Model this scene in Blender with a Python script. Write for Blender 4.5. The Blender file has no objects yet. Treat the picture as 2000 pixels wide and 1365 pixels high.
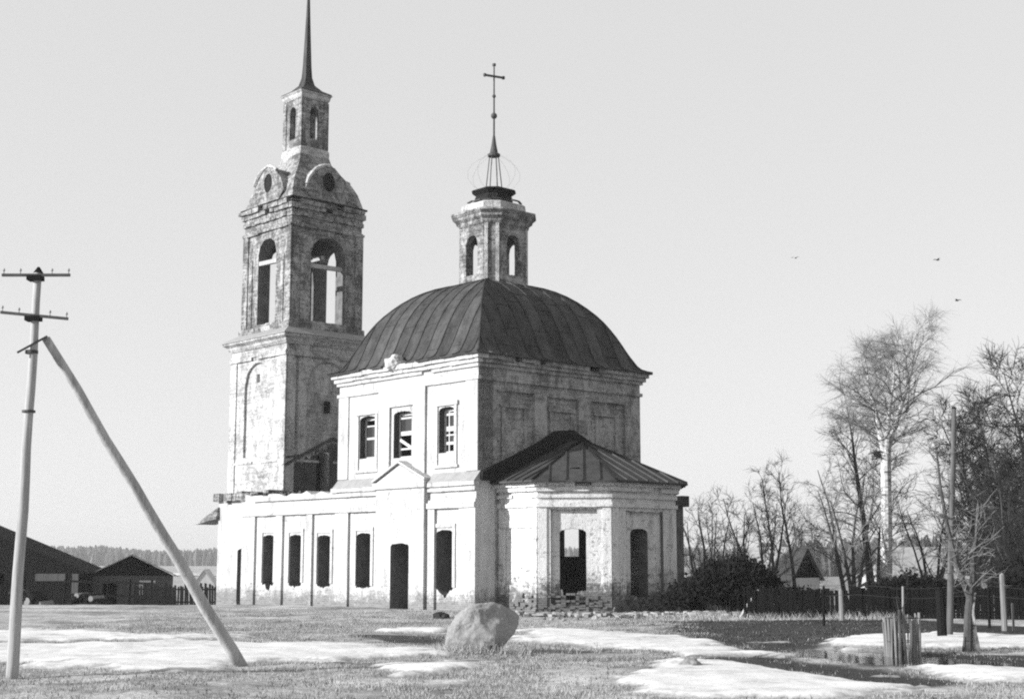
import bpy, bmesh, math, random
import numpy as np
from mathutils import Vector, Matrix
R = math.radians
rnd = random.Random(7)
scene = bpy.context.scene
COL = scene.collection

# ------------------------------------------------------------------ camera, sky, sun, exposure
EYE = 2.0
cam_d = bpy.data.cameras.new('camera'); cam = bpy.data.objects.new('camera', cam_d); COL.objects.link(cam)
cam.location = (0, 0, EYE)
cam.rotation_euler = (R(90 + 8.44), 0, 0)
cam_d.sensor_fit = 'HORIZONTAL'; cam_d.sensor_width = 36.0; cam_d.lens = 36.0 * 2780 / 2000
cam_d.clip_start = 0.5; cam_d.clip_end = 6000
scene.camera = cam

SUN_AZ = 71.0      # degrees to the left of the direction from the church to the camera
SUN_EL = 19.0
sdir = Vector((-math.sin(R(SUN_AZ)) * math.cos(R(SUN_EL)), -math.cos(R(SUN_AZ)) * math.cos(R(SUN_EL)), math.sin(R(SUN_EL))))
world = bpy.data.worlds.new('World'); scene.world = world; world.use_nodes = True
wn = world.node_tree; wn.nodes.clear()
sky = wn.nodes.new('ShaderNodeTexSky'); sky.sky_type = 'NISHITA'; sky.sun_disc = False
sky.sun_elevation = R(SUN_EL); sky.sun_rotation = math.atan2(sdir.x, sdir.y)
sky.air_density = 1.0; sky.dust_density = 1.0; sky.ozone_density = 1.0; sky.altitude = 100
bw = wn.nodes.new('ShaderNodeRGBToBW')
veil = wn.nodes.new('ShaderNodeMath'); veil.operation = 'MULTIPLY_ADD'    # thin even white cloud over the clear sky
veil.inputs[1].default_value = 0.22; veil.inputs[2].default_value = 0.35 / 0.13
bg = wn.nodes.new('ShaderNodeBackground'); bg.inputs['Strength'].default_value = 0.13
wo = wn.nodes.new('ShaderNodeOutputWorld')
wn.links.new(sky.outputs[0], bw.inputs[0]); wn.links.new(bw.outputs[0], veil.inputs[0]); wn.links.new(veil.outputs[0], bg.inputs['Color']); wn.links.new(bg.outputs[0], wo.inputs['Surface'])
sun_d = bpy.data.lights.new('sun', 'SUN'); sun_d.energy = 5.0; sun_d.angle = R(0.6); sun_d.color = (1, 1, 1)
sun = bpy.data.objects.new('sun', sun_d); COL.objects.link(sun)
sun.rotation_euler = (-sdir).to_track_quat('-Z', 'Y').to_euler()
sun.location = (-30, -10, 40)
vs = scene.view_settings
vs.view_transform = 'Standard'; vs.look = 'None'; vs.exposure = 0.85; vs.gamma = 1.0; vs.use_curve_mapping = False
scene.cycles.max_bounces = 6; scene.cycles.diffuse_bounces = 3; scene.cycles.volume_bounces = 0
scene.cycles.use_denoising = False
scene.cycles.filter_width = 2.1

# ------------------------------------------------------------------ materials (all greys: the photograph is black and white)
def newmat(name):
    m = bpy.data.materials.new(name); m.use_nodes = True
    nt = m.node_tree; b = nt.nodes['Principled BSDF']
    return m, nt, b
def N(nt, t, **kw):
    n = nt.nodes.new(t)
    for k, v in kw.items(): setattr(n, k, v)
    return n
def noise(nt, vec, scale, detail=6, rough=0.6, dist=0.0):
    n = N(nt, 'ShaderNodeTexNoise'); n.inputs['Scale'].default_value = scale; n.inputs['Detail'].default_value = detail
    n.inputs['Roughness'].default_value = rough; n.inputs['Distortion'].default_value = dist
    nt.links.new(vec, n.inputs['Vector']); return n.outputs['Fac']
def ramp(nt, fac, stops, interp='LINEAR'):
    r = N(nt, 'ShaderNodeValToRGB'); r.color_ramp.interpolation = interp
    el = r.color_ramp.elements
    while len(el) < len(stops): el.new(0.5)
    for e, (p, v) in zip(el, stops): e.position = p; e.color = (v, v, v, 1)
    nt.links.new(fac, r.inputs['Fac']); return r.outputs['Color']
def math_(nt, op, a, b=None, clamp=False):
    n = N(nt, 'ShaderNodeMath', operation=op); n.use_clamp = clamp
    for i, x in enumerate((a, b)):
        if x is None: continue
        if isinstance(x, (int, float)): n.inputs[i].default_value = x
        else: nt.links.new(x, n.inputs[i])
    return n.outputs[0]
def mix(nt, fac, a, b):
    n = N(nt, 'ShaderNodeMix', data_type='RGBA')
    for k, x in ((0, fac), (6, a), (7, b)):
        if isinstance(x, (int, float)): n.inputs[k].default_value = x if k == 0 else (x, x, x, 1)
        else: nt.links.new(x, n.inputs[k])
    return n.outputs[2]
def objcoord(nt): return N(nt, 'ShaderNodeTexCoord').outputs['Object']
def mapping(nt, vec, scale):
    m = N(nt, 'ShaderNodeMapping'); m.inputs['Scale'].default_value = scale; nt.links.new(vec, m.inputs['Vector']); return m.outputs[0]
def bump(nt, b, h, strength, dist):
    n = N(nt, 'ShaderNodeBump'); n.inputs['Strength'].default_value = strength; n.inputs['Distance'].default_value = dist
    nt.links.new(h, n.inputs['Height']); nt.links.new(n.outputs[0], b.inputs['Normal'])

def masonry(name, plaster, brick, wear, base_rot=0.0, patch=0.9):
    """whitewashed plaster over brick; wear 0..1 says how much plaster is gone, base_rot height of the rotten foot"""
    m, nt, b = newmat(name)
    co = objcoord(nt)
    sx = N(nt, 'ShaderNodeSeparateXYZ'); nt.links.new(co, sx.inputs[0])
    cb = N(nt, 'ShaderNodeCombineXYZ'); nt.links.new(math_(nt, 'SUBTRACT', sx.outputs[0], sx.outputs[1]), cb.inputs[0]); nt.links.new(sx.outputs[2], cb.inputs[1])
    br = N(nt, 'ShaderNodeTexBrick'); nt.links.new(cb.outputs[0], br.inputs['Vector'])
    br.inputs['Scale'].default_value = 1.0; br.inputs['Brick Width'].default_value = 0.27; br.inputs['Row Height'].default_value = 0.085
    br.inputs['Mortar Size'].default_value = 0.012
    br.inputs['Color1'].default_value = (brick,) * 3 + (1,); br.inputs['Color2'].default_value = (brick * 0.62,) * 3 + (1,); br.inputs['Mortar'].default_value = (brick * 1.35,) * 3 + (1,)
    n1 = noise(nt, mapping(nt, co, (1, 1, 0.6)), patch * 1.5, 10, 0.74, 0.9)
    n4 = noise(nt, mapping(nt, co, (0.5, 0.5, 5.0)), 1.6, 5, 0.6)
    n2 = noise(nt, mapping(nt, co, (1, 1, 0.22)), 2.6, 6, 0.65)
    n3 = noise(nt, co, 9.0, 5, 0.7)
    mk = math_(nt, 'ADD', math_(nt, 'ADD', math_(nt, 'MULTIPLY', n1, 0.5), math_(nt, 'MULTIPLY', n4, 0.2)), math_(nt, 'MULTIPLY', n3, 0.3))
    if base_rot > 0:
        foot = math_(nt, 'SUBTRACT', 1.0, math_(nt, 'DIVIDE', sx.outputs[2], base_rot), True)
        mk = math_(nt, 'SUBTRACT', mk, math_(nt, 'MULTIPLY', foot, 0.22))
    lo = 0.30 + 0.36 * wear
    wearmask = ramp(nt, mk, [(lo - 0.045, 1.0), (lo + 0.065, 0.0)])
    streak = ramp(nt, n2, [(0.27, plaster * 0.55), (0.44, plaster * 0.90), (0.56, plaster), (0.75, plaster * 1.1)])
    speck = ramp(nt, n3, [(0.30, 0.70), (0.47, 1.0)])
    mul = N(nt, 'ShaderNodeMix', data_type='RGBA', blend_type='MULTIPLY'); mul.inputs[0].default_value = 1.0
    nt.links.new(streak, mul.inputs[6]); nt.links.new(speck, mul.inputs[7])
    c = mix(nt, wearmask, mul.outputs[2], br.outputs['Color'])
    nt.links.new(c, b.inputs['Base Color'])
    b.inputs['Roughness'].default_value = 0.95; b.inputs['Specular IOR Level'].default_value = 0.1
    h = math_(nt, 'ADD', math_(nt, 'MULTIPLY', wearmask, -0.6), math_(nt, 'ADD', math_(nt, 'MULTIPLY', n3, 0.8), math_(nt, 'MULTIPLY', br.outputs['Fac'], -0.25)))
    bump(nt, b, h, 0.8, 0.04)
    return m
def rough(name, v0, v1, scale=4.0, roughness=0.9, bumpd=0.02, stretch=(1, 1, 1), spec=0.2, rand=0.0, metallic=0.0):
    m, nt, b = newmat(name); co = mapping(nt, objcoord(nt), stretch)
    n1 = noise(nt, co, scale, 7, 0.65); n2 = noise(nt, co, scale * 5, 4, 0.7)
    f = math_(nt, 'ADD', math_(nt, 'MULTIPLY', n1, 0.65), math_(nt, 'MULTIPLY', n2, 0.35))
    c = ramp(nt, f, [(0.34, v0), (0.66, v1)])
    if rand:
        oi = N(nt, 'ShaderNodeObjectInfo')
        k = math_(nt, 'ADD', math_(nt, 'MULTIPLY', oi.outputs['Random'], rand), 1 - rand * 0.5)
        mul = N(nt, 'ShaderNodeMix', data_type='RGBA', blend_type='MULTIPLY'); mul.inputs[0].default_value = 1.0
        nt.links.new(c, mul.inputs[6]); nt.links.new(k, mul.inputs[7]); c = mul.outputs[2]
    nt.links.new(c, b.inputs['Base Color'])
    b.inputs['Roughness'].default_value = roughness; b.inputs['Specular IOR Level'].default_value = spec; b.inputs['Metallic'].default_value = metallic
    if bumpd: bump(nt, b, f, 0.8, bumpd)
    return m
M = {}
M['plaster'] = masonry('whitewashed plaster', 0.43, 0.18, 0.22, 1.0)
M['plaster_shaded'] = masonry('patchy whitewash of the shaded sides', 0.36, 0.13, 0.47, 1.2, 0.8)  # patchier, and darker than the south plaster: shade put into the colour
M['apse'] = masonry('apse whitewash', 0.62, 0.12, 0.28, 1.7, 1.1)
M['tower'] = masonry('tower whitewash', 0.46, 0.17, 0.45, 0.0, 0.7)
M['belfry'] = masonry('weathered belfry brick', 0.37, 0.08, 0.54, 0.0, 0.9)
M['brick'] = rough('bare old brick', 0.06, 0.18, 3.0, 0.95, 0.04)
M['brick_and_shade'] = rough('dark bare brick below the lost roof and shade inside', 0.02, 0.09, 2.0, 0.95, 0.05)  # bare brick; on reveals and inner faces the colour carries their shade
M['roof'] = rough('old sheet iron', 0.018, 0.075, 2.2, 0.6, 0.010, (1, 1, 0.25), 0.06, 0.6)
M['apse_roof'] = rough('apse sheet iron', 0.022, 0.06, 1.8, 0.6, 0.006, (1, 1, 0.5), 0.2, 0.35)
M['tar'] = rough('tarred boards', 0.008, 0.02, 5.0, 0.9, 0.01, spec=0.1)
M['flashing'] = rough('zinc flashing', 0.18, 0.28, 3.0, 0.6, 0.004, spec=0.3)
M['iron'] = rough('rusty iron', 0.03, 0.07, 8.0, 0.7, 0.002)
M['timber'] = rough('grey timber', 0.18, 0.42, 9.0, 0.85, 0.012, (1, 1, 0.05), rand=0.2)
M['paintwood'] = rough('peeling white window wood', 0.3, 0.5, 9.0, 0.8, 0.004)
M['darkwood'] = rough('blackened timber', 0.003, 0.010, 3.0, 0.9, 0.01, (1, 1, 0.12), 0.1, 0.5)
M['postwood'] = rough('weathered post wood', 0.09, 0.24, 4.0, 0.9, 0.01, (1, 1, 0.1), rand=0.4)
M['poledark'] = rough('dark weathered pole', 0.035, 0.12, 9.0, 0.9, 0.01, (1, 1, 0.06))
M['slate'] = rough('pale roofing sheets', 0.18, 0.28, 2.0, 0.9, 0.01, rand=0.15)
M['shedwall'] = rough('shed boards', 0.04, 0.10, 2.5, 0.9, 0.01, (6, 6, 0.2))
M['whitewall'] = rough('limewashed wall', 0.35, 0.5, 2.5, 0.9, 0.01)
M['bark'] = rough('dark bark', 0.03, 0.09, 9.0, 0.95, 0.03, (1, 1, 0.3))
M['twig'] = rough('twigs', 0.10, 0.18, 3.0, 0.9, 0)
M['twig_dark'] = rough('dark twigs', 0.015, 0.035, 3.0, 0.9, 0)
M['twig_pale'] = rough('pale twigs', 0.20, 0.32, 3.0, 0.9, 0)
M['grass'] = rough('dry grass', 0.18, 0.42, 0.6, 0.95, 0)
M['grass_dark'] = rough('damp grass', 0.02, 0.07, 0.6, 0.95, 0)
M['leaf_dark'] = rough('dead leaves', 0.003, 0.010, 3.0, 0.95, 0)
M['far'] = rough('far wood', 0.05, 0.10, 0.05, 1.0, 0)
M['rubble'] = rough('brick rubble', 0.10, 0.32, 3.0, 0.95, 0.02, rand=0.6)
M['feather'] = rough('feather', 0.02, 0.03, 5, 0.8, 0)
m, nt, b = newmat('old glass'); b.inputs['Base Color'].default_value = (0.03, 0.03, 0.03, 1); b.inputs['Roughness'].default_value = 0.12; M['glass'] = m
# birch bark
m, nt, b = newmat('birch bark'); co = objcoord(nt)
n1 = noise(nt, mapping(nt, co, (3, 3, 11)), 1.0, 6, 0.7); n2 = noise(nt, co, 1.3, 3)
nt.links.new(ramp(nt, math_(nt, 'ADD', math_(nt, 'MULTIPLY', n1, 0.8), math_(nt, 'MULTIPLY', n2, 0.2)), [(0.38, 0.03), (0.47, 0.36), (0.60, 0.60)]), b.inputs['Base Color'])
b.inputs['Roughness'].default_value = 0.9; M['birch'] = m
# boulder
m, nt, b = newmat('granite boulder'); co = objcoord(nt)
n1 = noise(nt, co, 2.2, 8, 0.7); n2 = noise(nt, co, 22, 5, 0.75)
f = math_(nt, 'ADD', math_(nt, 'MULTIPLY', n1, 0.55), math_(nt, 'MULTIPLY', n2, 0.45))
sxyz = N(nt, 'ShaderNodeSeparateXYZ'); nt.links.new(co, sxyz.inputs[0])
vein = math_(nt, 'SUBTRACT', 1.0, math_(nt, 'MULTIPLY', math_(nt, 'ABSOLUTE', math_(nt, 'SUBTRACT', math_(nt, 'ADD', sxyz.outputs[0], math_(nt, 'MULTIPLY', n1, 0.12)), 0.14)), 22.0), True)
vein = math_(nt, 'MULTIPLY', vein, ramp(nt, n2, [(0.42, 0.0), (0.58, 0.8)]))
nt.links.new(mix(nt, vein, ramp(nt, f, [(0.30, 0.11), (0.48, 0.22), (0.68, 0.31)]), 0.42), b.inputs['Base Color'])
b.inputs['Roughness'].default_value = 0.95; b.inputs['Specular IOR Level'].default_value = 0.15; bump(nt, b, f, 0.9, 0.035); M['boulder'] = m
# snow
m, nt, b = newmat('old snow'); co = objcoord(nt)
n1 = noise(nt, mapping(nt, co, (0.5, 1.3, 1)), 0.9, 8, 0.7, 0.5); n2 = noise(nt, co, 6.0, 6, 0.75)
f = math_(nt, 'ADD', math_(nt, 'MULTIPLY', n1, 0.6), math_(nt, 'MULTIPLY', n2, 0.4))
dp = N(nt, 'ShaderNodeAttribute', attribute_name='depth')       # thin slush at the rims is wet and grey
rim = math_(nt, 'ADD', dp.outputs['Fac'], math_(nt, 'MULTIPLY', math_(nt, 'SUBTRACT', n2, 0.5), 0.9))
nt.links.new(mix(nt, ramp(nt, rim, [(0.05, 1.0), (0.45, 0.0)]), ramp(nt, f, [(0.34, 0.16), (0.40, 0.36), (0.47, 0.52), (0.60, 0.62)]), 0.20), b.inputs['Base Color'])
b.inputs['Roughness'].default_value = 0.8; bump(nt, b, f, 0.7, 0.05); M['snow'] = m
# water
m, nt, b = newmat('meltwater'); b.inputs['Base Color'].default_value = (0.03, 0.03, 0.03, 1); b.inputs['Roughness'].default_value = 0.06
co = objcoord(nt); bump(nt, b, noise(nt, co, 3.0, 3), 0.25, 0.02); M['water'] = m
# ground: dry grass over soil, vertex attribute 'mud' says where it is bare and wet, church shadow painted in too
m, nt, b = newmat('ground'); co = objcoord(nt)
n1 = noise(nt, co, 0.55, 8, 0.68, 0.3); n2 = noise(nt, co, 5.0, 6, 0.75); n3 = noise(nt, mapping(nt, co, (0.6, 1, 1)), 0.38, 5, 0.6)
f = math_(nt, 'ADD', math_(nt, 'MULTIPLY', n1, 0.5), math_(nt, 'MULTIPLY', n2, 0.5))
gr = ramp(nt, f, [(0.32, 0.05), (0.43, 0.20), (0.58, 0.42)])
md = ramp(nt, f, [(0.32, 0.006), (0.54, 0.018), (0.76, 0.09)])
at_ = N(nt, 'ShaderNodeAttribute', attribute_name='mud')
mk = math_(nt, 'ADD', at_.outputs['Fac'], math_(nt, 'MULTIPLY', math_(nt, 'SUBTRACT', n1, 0.5), 1.2))
mk = ramp(nt, mk, [(0.35, 0.0), (0.62, 1.0)])
big = N(nt, 'ShaderNodeMix', data_type='RGBA', blend_type='MULTIPLY'); big.inputs[0].default_value = 1.0
nt.links.new(gr, big.inputs[6]); nt.links.new(ramp(nt, n3, [(0.36, 0.50), (0.52, 1.0), (0.66, 1.2)]), big.inputs[7])
nt.links.new(mix(nt, mk, big.outputs[2], md), b.inputs['Base Color'])
nt.links.new(ramp(nt, mk, [(0, 0.95), (1, 0.6)]), b.inputs['Roughness']); b.inputs['Specular IOR Level'].default_value = 0.25
bump(nt, b, f, 1.0, 0.09); M['ground'] = m

# ------------------------------------------------------------------ mesh helpers
class MB:
    def __init__(s): s.v = []; s.f = []; s.in_ = set(); s.marks = []
    def mark(s): s.marks.append((len(s.v), len(s.f)))
    def face(s, pts, inner=False):
        if inner: s.in_.add(len(s.f))
        i = len(s.v); s.v += [tuple(p) for p in pts]; s.f.append(tuple(range(i, i + len(pts))))
    def box(s, x0, x1, y0, y1, z0, z1):
        i = len(s.v)
        s.v += [(x0, y0, z0), (x1, y0, z0), (x1, y1, z0), (x0, y1, z0), (x0, y0, z1), (x1, y0, z1), (x1, y1, z1), (x0, y1, z1)]
        s.f += [(i, i+3, i+2, i+1), (i+4, i+5, i+6, i+7), (i, i+1, i+5, i+4), (i+1, i+2, i+6, i+5), (i+2, i+3, i+7, i+6), (i+3, i, i+4, i+7)]
    def hexa(s, p):
        i = len(s.v); s.v += [tuple(q) for q in p]
        s.f += [(i, i+3, i+2, i+1), (i+4, i+5, i+6, i+7), (i, i+1, i+5, i+4), (i+1, i+2, i+6, i+5), (i+2, i+3, i+7, i+6), (i+3, i, i+4, i+7)]
    def prism(s, poly, z0, z1):
        n = len(poly); i = len(s.v)
        s.v += [(x, y, z0) for x, y in poly] + [(x, y, z1) for x, y in poly]
        s.f.append(tuple(range(i + n - 1, i - 1, -1))); s.f.append(tuple(range(i + n, i + 2 * n)))
        for k in range(n): s.f.append((i + k, i + (k + 1) % n, i + n + (k + 1) % n, i + n + k))
    def loft(s, rings, cap=True):
        i0 = len(s.v); n = len(rings[0])
        for r in rings: s.v += [tuple(p) for p in r]
        for k in range(len(rings) - 1):
            a = i0 + k * n; b_ = a + n
            for j in range(n): s.f.append((a + j, a + (j + 1) % n, b_ + (j + 1) % n, b_ + j))
        if cap:
            s.f.append(tuple(range(i0 + n - 1, i0 - 1, -1))); e = i0 + (len(rings) - 1) * n; s.f.append(tuple(range(e, e + n)))
    def tube(s, pts, rad, sides=6, cap=True):
        rings = []; pts = [Vector(p) for p in pts]
        for k, p in enumerate(pts):
            d = (pts[min(k + 1, len(pts) - 1)] - pts[max(k - 1, 0)]).normalized()
            u = d.cross(Vector((0.31, 0.95, 0.05)) if abs(d.y) < 0.9 else Vector((1, 0, 0.1))).normalized(); w = d.cross(u)
            rings.append([p + (u * math.cos(2 * math.pi * j / sides) + w * math.sin(2 * math.pi * j / sides)) * rad[k] for j in range(sides)])
        s.loft(rings, cap)
    def bar(s, p, q, w, h=None):
        """square bar between two points"""
        h = h or w; p = Vector(p); q = Vector(q); d = (q - p).normalized()
        u = d.cross(Vector((0, 0, 1)) if abs(d.z) < 0.95 else Vector((1, 0, 0))).normalized() * w / 2; t = u.cross(d).normalized() * h / 2
        s.hexa([p - u - t, p + u - t, p + u + t, p - u + t, q - u - t, q + u - t, q + u + t, q - u + t])
    def wall(s, P0, P1, out, z0, z1, th, ops=(), top=None, seed=1):
        """a wall from P0 to P1 (plan) whose outer face looks along out; ops are openings"""
        rr = random.Random(seed); P0 = Vector(P0); P1 = Vector(P1); out = Vector(out).normalized(); L = (P1 - P0).length; t = (P1 - P0) / L
        def P(a, z, d): q = P0 + t * a - out * d; return (q.x, q.y, z)
        cuts = {0.0, L}; cur = []
        for o in ops:
            s0, s1 = o['s']; k = o.get('k', 12); jag = o.get('jag', 0.0)
            ss = [s0 + (s1 - s0) * j / k for j in range(k + 1)]
            zt = []; zb = []
            for a in ss:
                q = (a - (s0 + s1) / 2) / ((s1 - s0) / 2); q = max(-1, min(1, q))
                zt.append(o['z'][1] - o.get('rise', 0) * (1 - math.sqrt(max(0, 1 - q * q))) + (rr.uniform(-1, 1) * o.get('tj', 0.015)))
                dip = o.get('dip', 0.0) * max(0, 1 - abs((a - o.get('dipc', (s0 + s1) / 2)) / o.get('dipw', (s1 - s0) / 2)))
                zb.append(o['z'][0] + rr.uniform(-1, 1) * jag - dip)
            cur.append((s0, s1, ss, zt, zb)); cuts |= set(ss)
        if top:
            a = 0.0
            while a < L: cuts.add(a); a += rr.uniform(0.18, 0.45)
        cs = sorted(cuts)
        def ztop(a): return z1 + (top(a) if top else 0.0)
        tops = {a: ztop(a) for a in cs}
        for a, b_ in zip(cs[:-1], cs[1:]):
            if b_ - a < 1e-6: continue
            mid = (a + b_) / 2; op = next((c for c in cur if c[0] < mid < c[1]), None)
            if op is None:
                s.face([P(a, z0, 0), P(b_, z0, 0), P(b_, tops[b_], 0), P(a, tops[a], 0)])
                s.face([P(a, z0, th), P(b_, z0, th), P(b_, tops[b_], th), P(a, tops[a], th)], True)
            else:
                za = np.interp([a, b_], op[2], op[3]); zl = np.interp([a, b_], op[2], op[4])
                for d in (0, th):
                    s.face([P(a, za[0], d), P(b_, za[1], d), P(b_, tops[b_], d), P(a, tops[a], d)], d > 0)
                    if zl.max() > z0 + 1e-3: s.face([P(a, z0, d), P(b_, z0, d), P(b_, zl[1], d), P(a, zl[0], d)], d > 0)
                s.face([P(a, za[0], 0), P(b_, za[1], 0), P(b_, za[1], th), P(a, za[0], th)], True)
                s.face([P(a, zl[0], 0), P(b_, zl[1], 0), P(b_, zl[1], th), P(a, zl[0], th)], True)
            s.face([P(a, tops[a], 0), P(b_, tops[b_], 0), P(b_, tops[b_], th), P(a, tops[a], th)])
        for (s0, s1, ss, zt, zb) in cur:
            for a, j in ((s0, 0), (s1, -1)): s.face([P(a, zb[j], 0), P(a, zt[j], 0), P(a, zt[j], th), P(a, zb[j], th)], True)
        for a in (0.0, L): s.face([P(a, z0, 0), P(a, tops[a], 0), P(a, tops[a], th), P(a, z0, th)])
    def band(s, P0, P1, out, z0, z1, proj, seg=0.6, jit=0.012, miss=0.0, back=0.06, ext=0.0, seed=3):
        rr = random.Random(seed); P0 = Vector(P0); P1 = Vector(P1); out = Vector(out).normalized(); L = (P1 - P0).length; t = (P1 - P0) / L
        a = -ext
        while a < L + ext - 1e-6:
            b_ = min(L + ext, a + seg * rr.uniform(0.6, 1.4))
            if L + ext - b_ < 0.15: b_ = L + ext
            if rr.random() >= miss:
                p = proj + rr.uniform(-1, 1) * jit; za = z0 + rr.uniform(-1, 1) * jit; zb = z1 + rr.uniform(-1, 1) * jit
                q = [P0 + t * (a + .002) - out * back, P0 + t * (b_ - .002) - out * back, P0 + t * (b_ - .002) + out * p, P0 + t * (a + .002) + out * p]
                s.hexa([(v.x, v.y, za) for v in q] + [(v.x, v.y, zb) for v in q])
            a = b_
    def panel(s, P0, P1, out, a0, a1, z0, z1, proj, back=0.05):
        s.mark(); P0 = Vector(P0); P1 = Vector(P1); out = Vector(out).normalized(); t = (P1 - P0).normalized()
        q = [P0 + t * a0 - out * back, P0 + t * a1 - out * back, P0 + t * a1 + out * proj, P0 + t * a0 + out * proj]
        s.hexa([(v.x, v.y, z0) for v in q] + [(v.x, v.y, z1) for v in q])
    def each(s, name, mat, parent):
        """one object for every marked piece"""
        ms = s.marks + [(len(s.v), len(s.f))]
        for (v0, f0), (v1, f1) in zip(ms[:-1], ms[1:]):
            m_ = MB(); m_.v = s.v[v0:v1]; m_.f = [tuple(i - v0 for i in f) for f in s.f[f0:f1]]; m_.build(name, mat, parent)
    def build(s, name, mat, parent=None, smooth=False, loc=None, inner=None):
        me = bpy.data.meshes.new(name); me.from_pydata(s.v, [], s.f)
        if isinstance(mat, str): mat = M[mat]
        me.materials.append(mat)
        if s.in_ and inner:
            me.materials.append(M[inner]); ii = s.in_  # reveals and wall backs take a darker material, shade put into their colour
            me.polygons.foreach_set('material_index', [1 if k in ii else 0 for k in range(len(s.f))])
        if smooth: me.polygons.foreach_set('use_smooth', [True] * len(me.polygons))
        me.update()
        o = bpy.data.objects.new(name, me); COL.objects.link(o)
        if parent: o.parent = parent
        if loc is not None: o.location = loc
        return o
def tag(o, label=None, cat=None, group=None, kind=None):
    if label: o['label'] = label
    if cat: o['category'] = cat
    if group: o['group'] = group
    if kind: o['kind'] = kind
    return o
def thing(name, label, cat, loc=(0, 0, 0), rz=0, group=None):
    o = bpy.data.objects.new(name, None); COL.objects.link(o); o.location = loc; o.rotation_euler = (0, 0, rz)
    return tag(o, label, cat, group)
def part(name, parent):
    o = bpy.data.objects.new(name, None); COL.objects.link(o); o.parent = parent; return o

# numpy value noise
def vnoise(x, y, seed=0):
    xi = np.floor(x).astype(np.int64); yi = np.floor(y).astype(np.int64); xf = x - xi; yf = y - yi
    def h(a, b_):
        n = (a * 374761393 + b_ * 668265263 + seed * 974634777) & 0x7fffffff
        n = ((n ^ (n >> 13)) * 1274126177) & 0x7fffffff
        return ((n ^ (n >> 16)) & 0xffff) / 65535.0
    u = xf * xf * (3 - 2 * xf); v = yf * yf * (3 - 2 * yf)
    return (h(xi, yi) * (1 - u) + h(xi + 1, yi) * u) * (1 - v) + (h(xi, yi + 1) * (1 - u) + h(xi + 1, yi + 1) * u) * v
def fbm(x, y, seed=0, oct=4):
    r = 0; a = 0.5; 
    for k in range(oct): r = r + a * (vnoise(x * 2 ** k, y * 2 ** k, seed + k) - 0.5); a *= 0.55
    return r
def sdf(poly, X, Y):
    """signed distance, positive inside"""
    P = np.array(poly, float); n = len(P); d = np.full(X.shape, 1e9); ins = np.zeros(X.shape, bool)
    for i in range(n):
        a = P[i]; c = P[(i + 1) % n]; e = c - a
        t = np.clip(((X - a[0]) * e[0] + (Y - a[1]) * e[1]) / (e @ e), 0, 1)
        d = np.minimum(d, np.hypot(X - a[0] - t * e[0], Y - a[1] - t * e[1]))
        cr = ((a[1] > Y) != (c[1] > Y)) & (X < e[0] * (Y - a[1]) / (e[1] if e[1] else 1e-9) + a[0])
        ins ^= cr
    return np.where(ins, d, -d)

# ------------------------------------------------------------------ the ground: one sheet to the horizon, with meltwater and old snow
AREAS = {
    's1': [(-15.3, 40.0), (-14.5, 43.7), (-12.5, 41.2), (-9.3, 39.5), (-7.4, 38.7), (-9.0, 36.5), (-11.4, 36.0), (-13.1, 34.3)],
    's2': [(-12.6, 33.1), (-10.4, 34.3), (-8.3, 35.2), (-5.5, 35.2), (-3.6, 34.3), (-1.5, 32.4), (-1.3, 30.4), (-2.5, 29.7), (-3.1, 28.0), (-4.7, 28.9), (-5.6, 27.7), (-7.2, 28.3), (-11.2, 29.4)],
    's3': [(-2.6, 28.0), (-1.7, 29.0), (-0.7, 29.0), (-0.4, 27.6), (-1.1, 26.5), (-1.9, 25.8)],
    's4': [(-9.8, 28.6), (-8.0, 28.6), (-5.7, 27.7), (-5.4, 26.5), (-6.0, 25.6), (-7.7, 27.2), (-9.0, 27.2)],
    's5': [(0.1, 42.4), (1.4, 43.0), (3.3, 40.6), (4.4, 38.2), (5.0, 36.5), (5.1, 32.8), (5.7, 29.7), (6.3, 27.7), (6.9, 24.5), (5.1, 21.0), (1.8, 21.0), (1.8, 24.9), (2.5, 27.4), (3.3, 31.0), (2.8, 34.3), (1.5, 35.2), (0.1, 35.6)],
    's6': [(7.5, 35.8), (9.3, 38.7), (11.3, 40.0), (13.3, 40.0), (14.5, 37.9), (12.6, 33.1), (10.5, 33.1), (9.3, 33.9), (7.9, 33.9)],
    's7': [(8.0, 27.2), (8.9, 28.0), (9.1, 26.7), (9.8, 25.8), (8.9, 23.5), (7.7, 24.5)],
    's8': [(-3.8, 43.0), (-1.9, 44.3), (-2.0, 41.2), (-3.3, 40.9)],
}
WATER = [(6.5, 34.2), (7.6, 33.4), (9.0, 31.8), (9.9, 30.0), (10.2, 28.2), (9.4, 27.0), (8.3, 27.3), (7.4, 28.6), (6.9, 30.0), (6.3, 32.2)]
MUD_AND_SHADE = [
    [(5.1, 48.0), (8.9, 50.6), (13.8, 48.9), (16.8, 44.0), (15.1, 39.5), (9.6, 39.0), (7.1, 34.3), (5.6, 33.1), (5.0, 35.6), (4.6, 39.5)],  # wet mud and church shadow together, both put into the ground colour
    [(3.4, 29.4), (4.9, 30.7), (5.8, 29.4), (6.8, 27.5), (7.7, 24.3), (6.2, 23.5), (5.2, 26.5), (4.3, 28.3)],
    [(6.8, 34.3), (8.9, 32.4), (11.4, 30.0), (10.1, 26.5), (8.2, 26.5), (7.0, 28.3)],
    [(-4.2, 39.5), (-2.1, 39.5), (-1.7, 35.2), (-3.3, 35.6)],
]
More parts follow.
